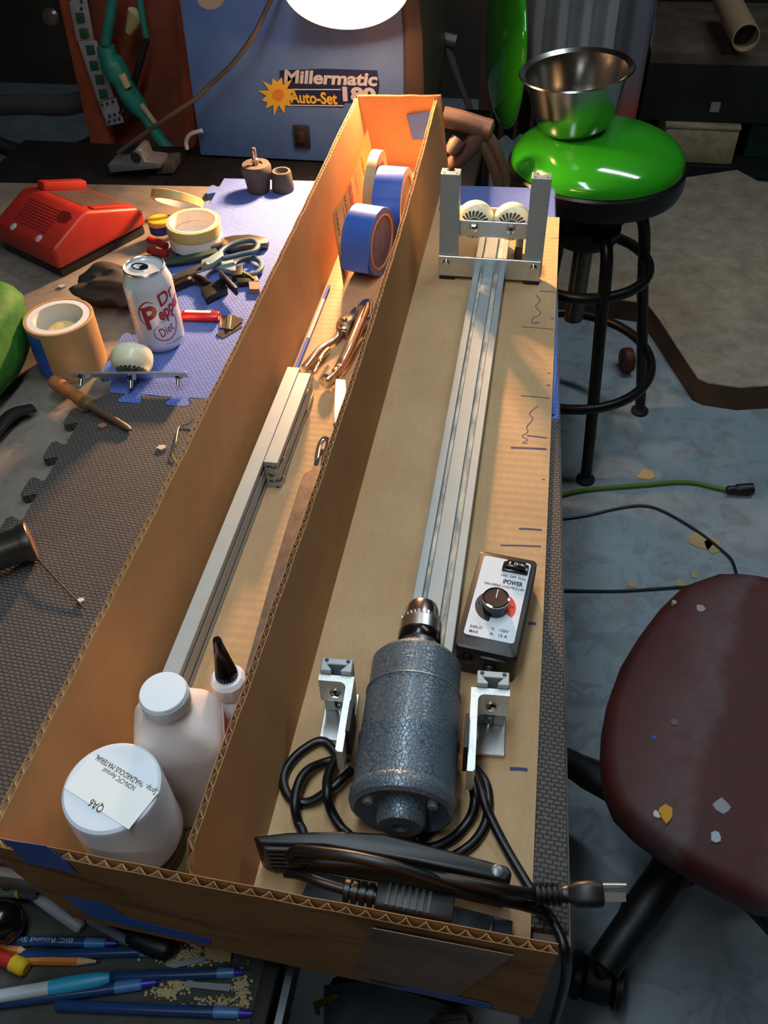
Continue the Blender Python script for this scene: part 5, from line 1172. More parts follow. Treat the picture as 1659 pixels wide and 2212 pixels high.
single('hanging_cable', sweep(smooth([aty(u, v, y) for u, v, y in ((640, -420, 1.74), (618, -150, 1.72), (600, -40, 1.70), (575, 20, 1.69), (545, 80, 1.68), (500, 140, 1.68), (455, 182, 1.68), (420, 215, 1.67), (360, 255, 1.66), (310, 290, 1.66), (255, 330, 1.66))], 6), 0.0045, 10), mat('brown_cable', '#5a4c3c', 0.6), 'brown cable hanging slantwise across the welder and the orange rack', 'cable')

# ------------------------------------------------------------------ clutter behind the bench on the left
ORAN = mat('orange_steel', '#a34a2e', 0.55, var=0.3, vscale=10)
YR = 1.93
rk = thing('orange_rack', 'tall orange painted steel rack behind the bench to the left of the welder', 'rack', (-0.85, YR + 0.2, FZ))
oL0, oL1 = aty(128, 0, YR), aty(232, 345, YR); oR0, oR1 = aty(440, 0, YR), aty(445, 345, YR)
def slab(pts, y, t_, m, name, par):
    return mesh_obj(name, prism_on([(aty(u, v, y).x, aty(u, v, y).z) for u, v in pts], (0, y, 0), (1, 0, 0), (0, 0, 1), (0, 1, 0), t_), m, par, bevel=0.002)
slab([(100, -120), (150, -120), (258, 400), (215, 400)], YR - 0.02, 0.03, ORAN, 'post', rk)
slab([(170, -120), (440, -120), (446, 400), (262, 400)], YR + 0.06, 0.01, mat('orange_panel', '#8f4630', 0.6, var=0.4, vscale=8), 'panel', rk)
slab([(372, -120), (392, -120), (430, 400), (405, 400)], YR - 0.015, 0.03, ORAN, 'post', rk)
mesh_obj('rack_foot', box((-0.93, YR + 0.02, (FZ - 0.22) / 2), (0.50, 0.06, -FZ - 0.24)), ORAN, rk)
TEALP = mat('teal_paint', '#2f8a78', 0.4, var=0.2, vscale=30); CRM = mat('cream_paint', '#c9b886', 0.5)
YT2 = 1.86
bk = thing('teal_bicycle', 'teal bicycle frame with cream patches hanging in front of the orange rack', 'bicycle frame', (-0.78, YT2, -0.12))
wy = lambda pts, y: [aty(u, v, y) for u, v in pts]
mesh_obj('tube', sweep(smooth(wy([(250, -60), (240, 20), (228, 95)], YT2), 4), 0.011, 12), TEALP, bk)
mesh_obj('tube', sweep(smooth(wy([(228, 100), (236, 125), (258, 165), (280, 205), (320, 260), (345, 300), (368, 325)], YT2), 4), [0.020] * 5 + [0.026] * 4 + [0.022] * 6 + [0.014] * 10, 14), TEALP, bk)
mesh_obj('tube', sweep(smooth(wy([(292, -60), (305, 20), (316, 80)], YT2 + 0.01), 4), 0.007, 12), TEALP, bk)
mesh_obj('cream_patch', sweep(wy([(262, 160), (276, 188)], YT2 - 0.020), 0.009, 10), CRM, bk)
mesh_obj('cream_patch', sweep(wy([(305, 225), (338, 270)], YT2 - 0.013), 0.006, 10), CRM, bk)
mesh_obj('cream_patch', sweep(wy([(278, 70), (296, 30)], YT2 + 0.02), [0.008, 0.020], 10), CRM, bk)
mesh_obj('brace', sweep(wy([(316, 85), (290, 180), (262, 245)], YT2 + 0.03), 0.008, 10), DSTEEL, bk)
ps_ = thing('perforated_strip', 'pale perforated strip with green squares hanging on the orange rack post', 'strip', aty(205, 250, 1.88))
PALE = mat('pale_strip', '#a39a9b', 0.5, var=0.15, vscale=60); GRN = mat('board_green', '#2c5a36', 0.5)
cs = [(168, 15), (181, 62), (194, 103), (203, 140), (214, 175), (224, 208)]
YP = 1.885
slab([(140, -40), (180, -40), (202, 88), (165, 90)], YP, 0.003, PALE, 'plate', ps_); slab([(168, 90), (208, 88), (246, 210), (212, 222)], YP - 0.004, 0.003, PALE, 'plate', ps_)
slab([(213, 222), (250, 210), (268, 265), (232, 273)], YP - 0.001, 0.003, PALE, 'plate', ps_)
for (u, v) in ((172, 38), (180, 72), (194, 108), (202, 142), (214, 172), (222, 203)): slab([(u - 10, v - 10), (u + 8, v - 11), (u + 12, v + 9), (u - 6, v + 11)], YP - 0.0075, 0.002, GRN, 'green_square', ps_)
for i, (u, v) in enumerate([(221, 226), (232, 223), (244, 219), (237, 250), (248, 247), (236, 262), (248, 259), (258, 256), (150, -2), (176, 2), (176, 18)]):
    c_ = aty(u, v, YP - 0.0015 if v > 200 else YP - 0.0005); mesh_obj('hole', cyl(c_, c_ + Vector((0, -0.003, 0)), 0.003, n=10), DB, ps_)
# skateboard truck
tk = thing('skateboard_truck', 'white metal skateboard truck lying on the dark cart behind the bench', 'skateboard truck', aty(300, 372, 1.70))
WM = mat('cast_white_metal', '#a9a6a0', 0.4, 0.6, var=0.15, vscale=80)
yk = 1.635
slab([(232, 356), (275, 352), (285, 330), (293, 322), (303, 326), (312, 348), (345, 352), (346, 364), (300, 368), (238, 374)], yk, 0.05, WM, 'hanger', tk)
c_ = aty(293, 341, yk - 0.001); mesh_obj('kingpin_hole', cyl(c_, c_ + Vector((0, 0.004, 0)), 0.011, n=20), mat('dark_hole', '#2a241f', 0.7), tk)
slab([(330, 354), (372, 350), (375, 374), (340, 378)], yk + 0.02, 0.05, mat('grey_axle_block', '#6d6661', 0.5, 0.5), 'baseplate', tk)
# dark tyre behind at far left
single('bicycle_tyre', sweep([Vector((-1.36, 2.22, 0.0)) + Vector((cos(a) * 0.31, 0.04 * cos(a), sin(a) * 0.31)) for a in [2 * pi * k / 48 for k in range(48)]], 0.022, 12, True), RUBBER, 'dark bicycle tyre in the shadows at the far left', 'tyre')
single('grey_pipe', sweep(smooth(wy([(-40, 230), (60, 225), (130, 228), (200, 215)], 2.02), 5), 0.024, 14), mat('grey_mauve_pipe', '#4a4347', 0.5), 'grey-mauve pipe crossing behind the orange rack post', 'pipe')
mesh_obj('bolt_head', lathe([(0, 0), (0.017, 0.002), (0.019, 0.010), (0.014, 0.018), (0, 0.020)], 24, aty(112, 35, YR - 0.019), (0.1, -1, 0.1)), mat('dull_chrome', '#8e8378', 0.3, 0.8), rk)
hk = single('white_hook', sweep(smooth(wy([(404, 322), (402, 305), (412, 290), (436, 282)], 1.72), 5), 0.0045, 10), mat('white_hook', '#b9bdc4', 0.4), 'white curved bracket peeking out left of the welder', 'bracket')

# brown bicycle frame behind the wheel stand
BRN = mat('brown_frame_paint', '#6b5243', 0.45, 0.2, var=0.2, vscale=30)
YB2 = 1.592
bf = thing('brown_bicycle', 'brown bicycle frame tubes standing behind the bench, right of the welder', 'bicycle frame', aty(1050, 400, YB2))
for nm, pts, r_ in (('top_tube', [(957, 252), (975, 256), (1000, 262), (1050, 278)], 0.018), ('seat_stay', [(1030, 280), (1055, 330), (1074, 380), (1080, 405)], 0.011), ('seat_stay', [(1045, 280), (1070, 318), (1088, 365), (1094, 395)], 0.010), ('down_tube', [(1040, 285), (1010, 325), (985, 350), (968, 372), (958, 440)], 0.016)):
    mesh_obj(nm, sweep(smooth(wy(pts, YB2), 5), r_, 14), BRN, bf)
mesh_obj('clamp', lathe([(0.014, 0), (0.015, 0.01), (0.012, 0.03), (0, 0.032)], 20, aty(992, 300, YB2 - 0.01), (-0.4, -0.3, -0.6)), BRN, bf)
mesh_obj('tube_plug', lathe([(0.019, 0), (0.019, 0.012), (0.012, 0.016), (0, 0.016)], 20, aty(1046, 277, YB2), (0.9, -0.1, -0.25)), BRN, bf)
gw = thing('grey_fork', 'grey metal fork blades in the haze right of the welder', 'fork', aty(960, 120, 2.10))
GRYB = mat('hazy_grey_metal', '#6f6a66', 0.5, 0.4)
mesh_obj('crown', sweep(wy([(930, 88), (955, 82), (985, 90)], 2.10), 0.014, 12), GRYB, gw)
mesh_obj('blade', sweep(wy([(948, 100), (930, 150), (920, 220)], 2.10), [0.013, 0.011, 0.009], 12), GRYB, gw)
mesh_obj('blade', sweep(wy([(965, 100), (990, 170), (1025, 260)], 2.11), [0.010, 0.008, 0.007], 12), GRYB, gw)

# ------------------------------------------------------------------ stool with the green seat, and its bowl
GREENS = mat('gloss_green', '#2f9a1c', 0.12, coat=0.6, var=0.06, vscale=10)
SX, SY, SZ = 0.107, 1.672, -0.020
stl = thing('bar_stool', 'black steel stool with a glossy green domed seat beside the bench', 'stool', (SX, SY, FZ))
BLKS = mat('black_brown_steel', '#1d1815', 0.35, 0.3)
mesh_obj('seat_rim', lathe([(0.0, -0.050), (0.152, -0.050), (0.164, -0.044), (0.168, -0.030), (0.168, -0.004), (0.164, 0.0), (0.0, 0.0)], 64, (SX, SY, SZ)), BLKS, stl)
mesh_obj('green_seat', lathe([(0.1625 * sin(radians(a)), 0.001 + 0.058 * (cos(radians(a)) ** 0.85 if a < 89.9 else 0)) for a in range(90, -1, -6)][:-1] + [(0.0001, 0.059)], 64, (SX, SY, SZ)), GREENS, stl)
mesh_obj('screw_post', cyl((SX, SY, -0.37), (SX, SY, SZ - 0.05), 0.020), DSTEEL, stl)
mesh_obj('nut_block', box((SX + 0.01, SY - 0.01, -0.105), (0.060, 0.055, 0.05)), BLKS, stl, bevel=0.004)
mesh_obj('hub', lathe([(0.0, -0.180), (0.060, -0.180), (0.068, -0.168), (0.068, -0.150), (0.060, -0.142), (0.0, -0.140)], 40, (SX, SY, 0)), mat('brown_black_hub', '#3a302b', 0.45, 0.4), stl)
for k in range(4):
    a = radians(-71 + 90 * k); d_ = Vector((cos(a), sin(a), 0)); s_ = Vector((SX, SY, 0))
    pth = [s_ + d_ * r_ + Vector((0, 0, z_)) for r_, z_ in ((0.045, -0.163), (0.085, -0.135), (0.115, -0.150), (0.131, -0.205), (0.146, -0.30), (0.170, -0.43), (0.195, -0.57), (0.207, FZ + 0.012))]
    lg = mesh_obj('leg', sweep(smooth(pth, 5), 0.0125, 12), BLKS, stl)
    mesh_obj('foot_cap', lathe([(0.021, 0), (0.021, 0.006), (0.014, 0.014), (0, 0.015)], 20, (s_ + d_ * 0.208).xyz + Vector((0, 0, FZ + 0.0005))), RUBBER, lg)
def hoop(r_, z_, name, par, t_=0.011):
    mesh_obj(name, sweep([Vector((SX + r_ * cos(a), SY + r_ * sin(a), z_)) for a in [2 * pi * k / 64 for k in range(64)]], t_, 12, True), BLKS, par)
hoop(0.137, -0.235, 'upper_ring', stl); hoop(0.186, -0.475, 'foot_ring', stl)
tilt = Matrix.Rotation(radians(-5), 3, 'Y') @ Matrix.Rotation(radians(2), 3, 'X')
bowl = thing('steel_bowl', 'stainless steel mixing bowl standing on the green stool seat', 'bowl', (0.057, 1.679, 0.0375), m=tilt)
mesh_obj('bowl', lathe([(0.0, 0.0), (0.050, 0.0), (0.058, 0.003), (0.068, 0.014), (0.079, 0.050), (0.087, 0.085), (0.092, 0.100), (0.100, 0.1050), (0.1020, 0.1042), (0.1000, 0.1065), (0.0905, 0.1015), (0.0855, 0.085), (0.0775, 0.050), (0.0665, 0.0155), (0.057, 0.0050), (0.0, 0.0025)], 72), mat('brushed_stainless', '#b9b6b0', 0.20, 1.0), bowl, world=False)
# green seat back edge-on beside a brown post
c_ = aty(1094, 92, 2.05)
gb_ = thing('seat_pad', 'glossy green lens-shaped seat pad hung edge-on beside the brown post', 'seat pad', c_ + Vector((0, 0, -0.17)))
axd = Vector((-0.96, -0.28, 0.0)).normalized()
prof = [(0.172 * sin(radians(a)), 0.030 * cos(radians(a)) ** 0.9) for a in range(0, 90, 6)]
mesh_obj('green_shell', lathe([(0.0001, 0.030)] + prof[1:] + [(0.172, 0.0)] + [(r_, -z_ * 0.5) for r_, z_ in reversed(prof[1:])] + [(0.0001, -0.015)], 64, c_, axd), GREENS, gb_)
single('wooden_post', box((aty(1056, 120, 2.30).x, 2.30, 0.58), (0.035, 0.05, 2.66)), mat('red_brown_wood', '#4a2c20', 0.7, var=0.3, vscale=12), 'red-brown wooden post from floor to ceiling behind the green pad', 'post')

# hanging cloths
def cloth(name, label, x0, x1, zt_, zb_, y, amp, seed, m, folds=5):
    from mathutils import noise
    def f(s, h):
        x = x0 + (x1 - x0) * s; z = zt_ + (zb_ - zt_) * h
        d = amp * sin(s * folds * 2 * pi + seed) * (0.4 + 0.6 * h) + amp * 1.2 * noise.noise(Vector((s * 3, h * 2, seed)))
        return Vector((x + 0.015 * noise.noise(Vector((h * 3, seed, 1))), y + d, z + 0.02 * noise.noise(Vector((s * 4, 9, seed))) * h))
    g = sheet(f, 40, 30); g2 = sheet(lambda s, h: f(s, h) + Vector((0, 0.003, 0)), 40, 30)
    add(g, (g2[0], [tuple(reversed(q)) for q in g2[1]]))
    return single(name, g, m, label, 'cloth', 'cloths hanging behind the stool', ang=180)
hx = lambda u, v, y: aty(u, v, y)
YC = 2.32
t = NT('grey_towel'); n1 = t.noise(7, 5, 0.6); sp2 = t.n('ShaderNodeSeparateXYZ'); t.l(t.tc.outputs['Object'], sp2.inputs[0])
t.col(t.mix(t.ramp(t.math('ADD', t.math('MULTIPLY', sp2.outputs['X'], -3.0), t.math('SUBTRACT', n1, 0.2)), [(0.25, 0.0), (0.7, 0.8)]), t.ramp(n1, [(0.3, '#8f8b8e'), (0.7, '#a8a5aa')]), '#7d6252')); t.b.inputs['Roughness'].default_value = 0.9; TOWEL = t.m
cloth('hanging_towel', 'grey stained towel hanging above the steel bowl', hx(1135, 0, YC).x, hx(1345, 0, YC).x, 0.95, hx(1250, 190, YC).z, YC, 0.014, 1.0, TOWEL, 4)
t = NT('faded_cloth'); sp2 = t.n('ShaderNodeSeparateXYZ'); t.l(t.tc.outputs['Object'], sp2.inputs[0]); n1 = t.noise(6, 5, 0.6)
t.col(t.mix(t.ramp(t.math('ADD', sp2.outputs['Z'], t.math('MULTIPLY', n1, 0.15)), [(0.10, 1.0), (0.24, 0.0)]), '#6d6a74', '#a34a2e')); t.b.inputs['Roughness'].default_value = 0.9
cloth('hanging_cloth', 'faded grey cloth with an orange-red lower end hanging behind the bowl', hx(1300, 0, YC + .08).x, hx(1388, 200, YC + .08).x, 0.95, hx(1350, 285, YC + .08).z, YC + 0.08, 0.012, 2.3, t.m, 2)
cloth('hanging_rag', 'short blue-grey rag hanging at the right of the towel', hx(1383, 0, YC + .12).x, hx(1422, 0, YC + .12).x, 0.95, hx(1400, 98, YC + .12).z, YC + 0.12, 0.010, 4.1, mat('blue_grey_rag', '#70728a', 0.9, var=0.3, vscale=20), 1)
cloth('brown_sacking', 'dark brown sacking hanging in the shade left of the steel bowl', hx(1065, 0, 2.5).x, hx(1215, 0, 2.5).x, 0.95, hx(1150, 300, 2.5).z, 2.50, 0.02, 6.0, mat('brown_sack', '#57433a', 0.95, var=0.4, vscale=10), 4)
rl = thing('clothes_rail', 'steel rail carrying the hanging cloths, fixed to the ceiling', 'rail', (0.25, 2.42, 0.95))
mesh_obj('rail', cyl((-0.35, 2.42, 0.955), (0.75, 2.42, 0.955), 0.012), DSTEEL, rl)
for x_ in (-0.3, 0.7): mesh_obj('hanger', cyl((x_, 2.42, 0.955), (x_, 2.42, 1.95), 0.008), DSTEEL, rl)

# dark shelf unit at the right with its contents
YSH = 3.10
zt_ = aty(1500, 118, YSH).z; zm_ = aty(1500, 262, YSH).z; zb_ = aty(1540, 362, YSH - 0.05).z
x0_ = aty(1392, 200, YSH).x
sh = thing('shelf_unit', 'black steel shelf unit in the dark at the upper right', 'shelf', (x0_ + 0.55, YSH + 0.28, FZ))
DKS = mat('black_green_steel', '#161a18', 0.5, var=0.4, vscale=10)
mesh_obj('top_shelf', box((x0_ + 0.55, YSH + 0.28, zt_ - 0.015), (1.1, 0.55, 0.03)), mat('dusty_shelf_top', '#5d4f40', 0.8, var=0.4, vscale=12), sh)
mesh_obj('front_panel', box((x0_ + 0.55, YSH + 0.012, (zt_ - 0.03 + zm_) / 2), (1.1, 0.02, zt_ - 0.03 - zm_)), DKS, sh)
mesh_obj('lower_shelf', box((x0_ + 0.55, YSH + 0.25, zb_ - 0.015), (1.1, 0.60, 0.03)), DKS, sh)
mesh_obj('back_panel', box((x0_ + 0.55, YSH + 0.56, 0.2), (1.1, 0.01, 1.9)), DKS, sh)
for x_ in (x0_ + 0.02, x0_ + 1.08):
    for y_ in (YSH + 0.04, YSH + 0.53): mesh_obj('leg', box((x_, y_, (FZ + zt_ - 0.03) / 2), (0.035, 0.035, zt_ - 0.03 - FZ)), DKS, sh)
p = aty(1545, 231, YSH - 0.001); mesh_obj('white_sticker', box((p.x, p.y - 0.0008, p.z), (0.030, 0.001, 0.032)), mat('sticker_grey_white', '#9d9b93', 0.6), sh)
bq0, bq1 = aty(1492, 280, YSH - 0.03), aty(1602, 275, YSH - 0.03)
mb = thing('metal_box', 'rusty cream metal box on the lower shelf behind the stool', 'box', ((bq0.x + bq1.x) / 2, YSH + 0.05, zb_))
CRMB = mat('rusty_cream_paint', '#a08f70', 0.5, var=0.3, vscale=30)
hb_ = bq0.z - zb_
mesh_obj('case', box(((bq0.x + bq1.x) / 2 - 0.04, YSH + 0.10, zb_ + hb_ / 2), (bq1.x - bq0.x + 0.08, 0.25, hb_ - 0.001)), CRMB, mb, bevel=0.006)
mesh_obj('lid', box(((bq0.x + bq1.x) / 2 - 0.04, YSH + 0.10, zb_ + hb_ + 0.006), (bq1.x - bq0.x + 0.085, 0.255, 0.012)), CRMB, mb, bevel=0.003)
ct = thing('cardboard_mailing_tube', 'pale cardboard tube poking forward from the top shelf at the upper right', 'tube', aty(1610, 85, YSH - 0.1))
ta, tb2 = aty(1612, 82, YSH - 0.12), aty(1565, -10, YSH + 0.25)
mesh_obj('tube', ring(0.040, 0.036, (tb2 - ta).length, 40, ta, tb2 - ta), mat('pale_tube', '#a98c6e', 0.7), ct)
mesh_obj('inner_plug', cyl(ta + (tb2 - ta).normalized() * 0.05, ta + (tb2 - ta).normalized() * 0.055, 0.0358), mat('dark_plug', '#2f2219', 0.9), ct)
single('crate', box((x0_ + 0.62, YSH + 0.30, zt_ + 0.09), (0.22, 0.3, 0.16), 0.1), DKS, 'black crate standing on the top shelf behind the pale tube', 'crate', bevel=0.006)
gq = aty(1618, 300, YSH + 0.02)
single('green_toolbox', box((gq.x + 0.13, YSH + 0.16, zb_ + 0.101), (0.26, 0.24, 0.20)), mat('dark_green_paint', '#12352b', 0.5), 'dark green toolbox on the lower shelf beside the cream metal box', 'toolbox', bevel=0.006)
# cloth covered pad on the floor
zp = -0.605
top_ = [at(u, v, zp) for u, v in ((1205, 470), (1395, 396), (1500, 380), (1592, 366), (1659, 402), (1780, 480), (1800, 830), (1659, 832), (1600, 836), (1530, 826), (1508, 816), (1470, 760), (1425, 690), (1398, 655), (1300, 640), (1205, 640))]
t = NT('beige_quilt'); n1 = t.noise(16, 6, 0.65); n2 = t.noise(60, 4, 0.7)
c = t.ramp(n1, [(0.3, '#8a7d6a'), (0.6, '#a89b86'), (0.8, '#b3a68f')]); c = t.mix(t.ramp(n2, [(0.62, 0.0), (0.72, 0.7)]), c, '#5d5346'); t.col(c); t.b.inputs['Roughness'].default_value = 0.95; t.bump(t.math('ADD', n1, t.math('MULTIPLY', n2, 0.4)), 0.8, 0.006)
pad = thing('moving_pad', 'beige cloth covered pad with a brown edge on the floor behind the stool', 'pad', (0.52, 2.3, FZ))
pp = [(p.x, p.y) for p in top_]
mesh_obj('cloth_top', prism(pp, zp - 0.006, zp), t.m, pad, bevel=0.002)
cxp = sum(p[0] for p in pp) / len(pp); cyp = sum(p[1] for p in pp) / len(pp)
n_ = len(pp); lo_r = [(cxp + (p[0] - cxp) * 1.06, cyp + (p[1] - cyp) * 1.03) for p in pp]
g = ([Vector((*p, zp - 0.0065)) for p in pp] + [Vector((*p, FZ + 0.0005)) for p in lo_r], [(i, (i + 1) % n_, (i + 1) % n_ + n_, i + n_) for i in range(n_)] + [tuple(reversed(range(n_, 2 * n_))), tuple(range(n_))])
mesh_obj('brown_edge', g, mat('brown_leatherette', '#4f3320', 0.6, var=0.3, vscale=12), pad)
single('red_caster_wheel', lathe([(0.006, -0.012), (0.030, -0.012), (0.032, -0.008), (0.032, 0.008), (0.030, 0.012), (0.006, 0.012)], 28, (at(1350, 800, FZ).x, at(1350, 800, FZ).y, FZ + 0.0325), (1, 0.3, 0), closed=True), mat('dull_red_wheel', '#5c2018', 0.6), 'dull red wheel standing on the floor behind the stool legs', 'wheel')

# cords on the floor
GC = thing('extension_cord', 'green extension cord with a black socket end on the concrete floor', 'cord', at(1400, 1050, FZ))
mesh_obj('cord', sweep(smooth([at(u, v, FZ + 0.0055) for u, v in ((1100, 1110), (1212, 1070), (1260, 1059), (1320, 1053), (1400, 1047), (1450, 1042), (1500, 1043), (1540, 1052), (1572, 1059))], 6), 0.005, 10), mat('lime_cord', '#5d7d1e', 0.45), GC)
s0_, s1_ = at(1570, 1058, FZ + 0.014), at(1625, 1056, FZ + 0.014)
sdv = (s1_ - s0_).normalized()
mesh_obj('socket', lathe([(0.007, 0), (0.009, 0.004), (0.009, 0.018), (0.012, 0.022), (0.0135, (s1_ - s0_).length), (0.0, (s1_ - s0_).length)], 20, s0_, sdv), BLACK, GC)
single('thin_floor_cord', sweep(smooth([at(u, v, FZ + 0.0035) for u, v in ((1100, 1135), (1212, 1121), (1270, 1113), (1330, 1099), (1385, 1092), (1430, 1103), (1500, 1143), (1555, 1185), (1583, 1215), (1588, 1260), (1540, 1268), (1480, 1268), (1420, 1272), (1330, 1277), (1212, 1275), (1100, 1270))], 6), 0.003, 8), CORD, 'thin black cord looping over the floor under the red chair', 'cord')
FLK = mat('pale_plaster_flake', '#b6a072', 0.8)
rr = random.Random(5)
for i, (u, v, s_) in enumerate(((1395, 1028, .022), (1515, 1170, .030), (1540, 1180, .022), (1366, 1262, .013), (1468, 1262, .012), (1500, 1242, .010))):
    p = at(u, v, FZ); n_ = 7
    single('plaster_flake', prism([(p.x + s_ * cos(2 * pi * k / n_) * rr.uniform(.6, 1.1), p.y + s_ * sin(2 * pi * k / n_) * rr.uniform(.6, 1.1)) for k in range(n_)], FZ + 0.0003, FZ + 0.0018), FLK, ('pale flake by the stool foot', 'large pale flake inside the cord loop', 'pale flake overlapping the large one inside the cord loop', 'pale flake above the straight cord', 'pale flake touching the cord near the red chair', 'small pale flake at the upper rim of the red chair')[i] + ' on the concrete', 'flake', 'pale flakes on the floor')

# ------------------------------------------------------------------ red office chair
chr_ = thing('office_chair', 'dark red upholstered office chair beside the bench', 'chair', (0.335, 0.605, FZ))
zs_ = -0.235
vis = [(1659, 1236), (1600, 1226), (1555, 1226), (1480, 1252), (1430, 1300), (1385, 1360), (1345, 1425), (1318, 1500), (1307, 1560), (1304, 1620), (1312, 1680), (1335, 1735), (1380, 1780), (1440, 1825), (1530, 1880), (1600, 1915), (1659, 1945)]
lp_ = [at(u, v, zs_) for u, v in vis]
xm = 0.347
out = [(p.x, p.y) for p in lp_ if p.x < xm - 0.004]
rgt = [(2 * xm - x, y) for x, y in reversed(out)]
ol = out + rgt; n_ = len(ol)
cxs, cys = xm, sum(p[1] for p in ol) / n_
secs = []
for k_, z_ in ((0.93, -0.062), (0.985, -0.050), (1.0, -0.034), (1.0, -0.018), (0.975, -0.006), (0.92, 0.000), (0.75, 0.004), (0.4, 0.003)):
    secs.append([(cxs + (x - cxs) * k_, cys + (y - cys) * k_, zs_ + z_) for x, y in ol])
t = NT('banded_red_fabric'); n1 = t.noise(10, 5, 0.6); n2 = t.noise(500, 2, 0.5); n3 = t.noise(24, 5, 0.7)
c = t.ramp(n1, [(0.3, '#3c100d'), (0.55, '#4a1511'), (0.8, '#3c1210')]); c = t.mix(t.ramp(n3, [(0.55, 0.0), (0.75, 0.45)]), c, '#241010'); t.col(c)
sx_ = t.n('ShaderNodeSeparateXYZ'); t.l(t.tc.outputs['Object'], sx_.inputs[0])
dst = t.math('ADD', t.math('MULTIPLY', sx_.outputs['X'], 0.957), t.math('MULTIPLY', sx_.outputs['Y'], -0.29))       # across the two lighter grey bands mixed into the cloth colour
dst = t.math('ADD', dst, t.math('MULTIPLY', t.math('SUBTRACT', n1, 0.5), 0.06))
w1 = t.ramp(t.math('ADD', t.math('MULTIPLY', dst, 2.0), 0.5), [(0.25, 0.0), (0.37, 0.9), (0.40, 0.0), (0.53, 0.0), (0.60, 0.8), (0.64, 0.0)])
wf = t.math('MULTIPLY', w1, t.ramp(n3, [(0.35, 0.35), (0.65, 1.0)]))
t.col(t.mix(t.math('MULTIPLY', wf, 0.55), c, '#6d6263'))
t.b.inputs['Roughness'].default_value = 0.62; t.bump(n2, 0.4, 0.0006)
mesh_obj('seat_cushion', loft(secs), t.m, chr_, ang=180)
mesh_obj('seat_pan', loft([[(cxs + (x - cxs) * k_, cys + (y - cys) * k_, zs_ + z_) for x, y in ol] for k_, z_ in ((0.80, -0.085), (0.90, -0.075), (0.93, -0.0625))]), BLACK, chr_, ang=60)
for (u, v, s_, col_) in ((1438, 1759, .011, '#c98f1e'), (1417, 1760, .005, '#c9c4bb'), (1560, 1742, .010, '#8f9296'), (1545, 1808, .007, '#a9b4b8'), (1513, 1315, .007, '#9a9694'), (1456, 1302, .004, '#a08a72'), (1412, 1594, .003, '#3355aa'), (1457, 1562, .006, '#6b5757')):
    p = at(u, v, zs_ + 0.003); mesh_obj('paint_spot', prism([(p.x + s_ * cos(2 * pi * k / 8) * rr.uniform(.6, 1.1), p.y + s_ * sin(2 * pi * k / 8) * rr.uniform(.6, 1.1)) for k in range(8)], zs_ - 0.002, zs_ + 0.0046), mat('spot_' + col_[1:], col_, 0.7), chr_)
HUBX, HUBY = 0.315, 0.595
mesh_obj('gas_column', lathe([(0.035, -0.62), (0.035, -0.48), (0.026, -0.47), (0.026, -0.31)], 24, (HUBX, HUBY, 0)), BLACK, chr_)
DKG = mat('dark_chair_base', '#151719', 0.45)
for a_ in (236, 149, 319, 20, 82):
    a = radians(a_); d_ = Vector((cos(a), sin(a), 0)); h_ = Vector((HUBX, HUBY, 0)); R_l = 0.215 if a_ == 236 else 0.27
    lg = mesh_obj('leg', sweep(smooth([h_ + Vector((0, 0, -0.515)), h_ + d_ * 0.09 + Vector((0, 0, -0.527)), h_ + d_ * (R_l * 0.7) + Vector((0, 0, -0.547)), h_ + d_ * R_l + Vector((0, 0, -0.570))], 5), [0.030] * 4 + [0.026] * 6 + [0.023] * 6, 14, flat=0.8), DKG, chr_)
    cpos = h_ + d_ * R_l; ax2 = Vector((-sin(a + 0.5), cos(a + 0.5), 0))
    mesh_obj('caster_stem', cyl(cpos + Vector((0, 0, -0.615)), cpos + Vector((0, 0, -0.570)), 0.009), DKG, lg)
    mesh_obj('caster_hood', lathe([(0.027, -0.020), (0.030, -0.016), (0.030, 0.016), (0.027, 0.020)], 24, cpos + Vector((0, 0, FZ + 0.034)), ax2), DKG, lg)
    for s_ in (-1, 1): mesh_obj('caster_wheel', lathe([(0.0, 0), (0.026, 0), (0.0328, 0.003), (0.0328, 0.012), (0.028, 0.016), (0.0, 0.016)], 28, cpos + ax2 * (0.0205 * s_) + Vector((0, 0, FZ + 0.0335)), ax2 * s_), BLACK, lg)

# ------------------------------------------------------------------ open drawer with pens at the near left
ZD = -0.078
dw = thing('bench_drawer', 'open black drawer full of pens under the near edge of the bench', 'drawer', (-0.42, 0.05, ZD))
DRW = mat('dusty_drawer_floor', '#3b3a36', 0.7, var=0.4, vscale=30)
mesh_obj('drawer_floor', box((-0.44, 0.04, ZD - 0.004), (0.585, 0.42, 0.007)), DRW, dw)
mesh_obj('drawer_side', box((-0.1475, 0.04, ZD + 0.012), (0.0125, 0.42, 0.044)), BLKM, dw, bevel=0.001)
mesh_obj('drawer_side', box((-0.7325, 0.04, ZD + 0.012), (0.0125, 0.42, 0.044)), BLKM, dw, bevel=0.001)
mesh_obj('drawer_front', box((-0.44, -0.176, ZD + 0.012), (0.60, 0.012, 0.055)), BLKM, dw, bevel=0.001)
mesh_obj('drawer_rim', box((-0.44, 0.2475, ZD + 0.012), (0.60, 0.012, 0.044)), BLACK_G, dw, bevel=0.002)
mesh_obj('drawer_slide', box((-0.134, 0.04, ZD + 0.006), (0.006, 0.42, 0.030)), mat('slide_steel', '#5c6064', 0.35, 0.8), dw)
NVB = mat('navy_pen_plastic', '#22406e', 0.25, trans=0.0); PBL = mat('light_pen_blue', '#4a7fb8', 0.3); TIPB = mat('pen_tip_blue', '#2a2fae', 0.35)
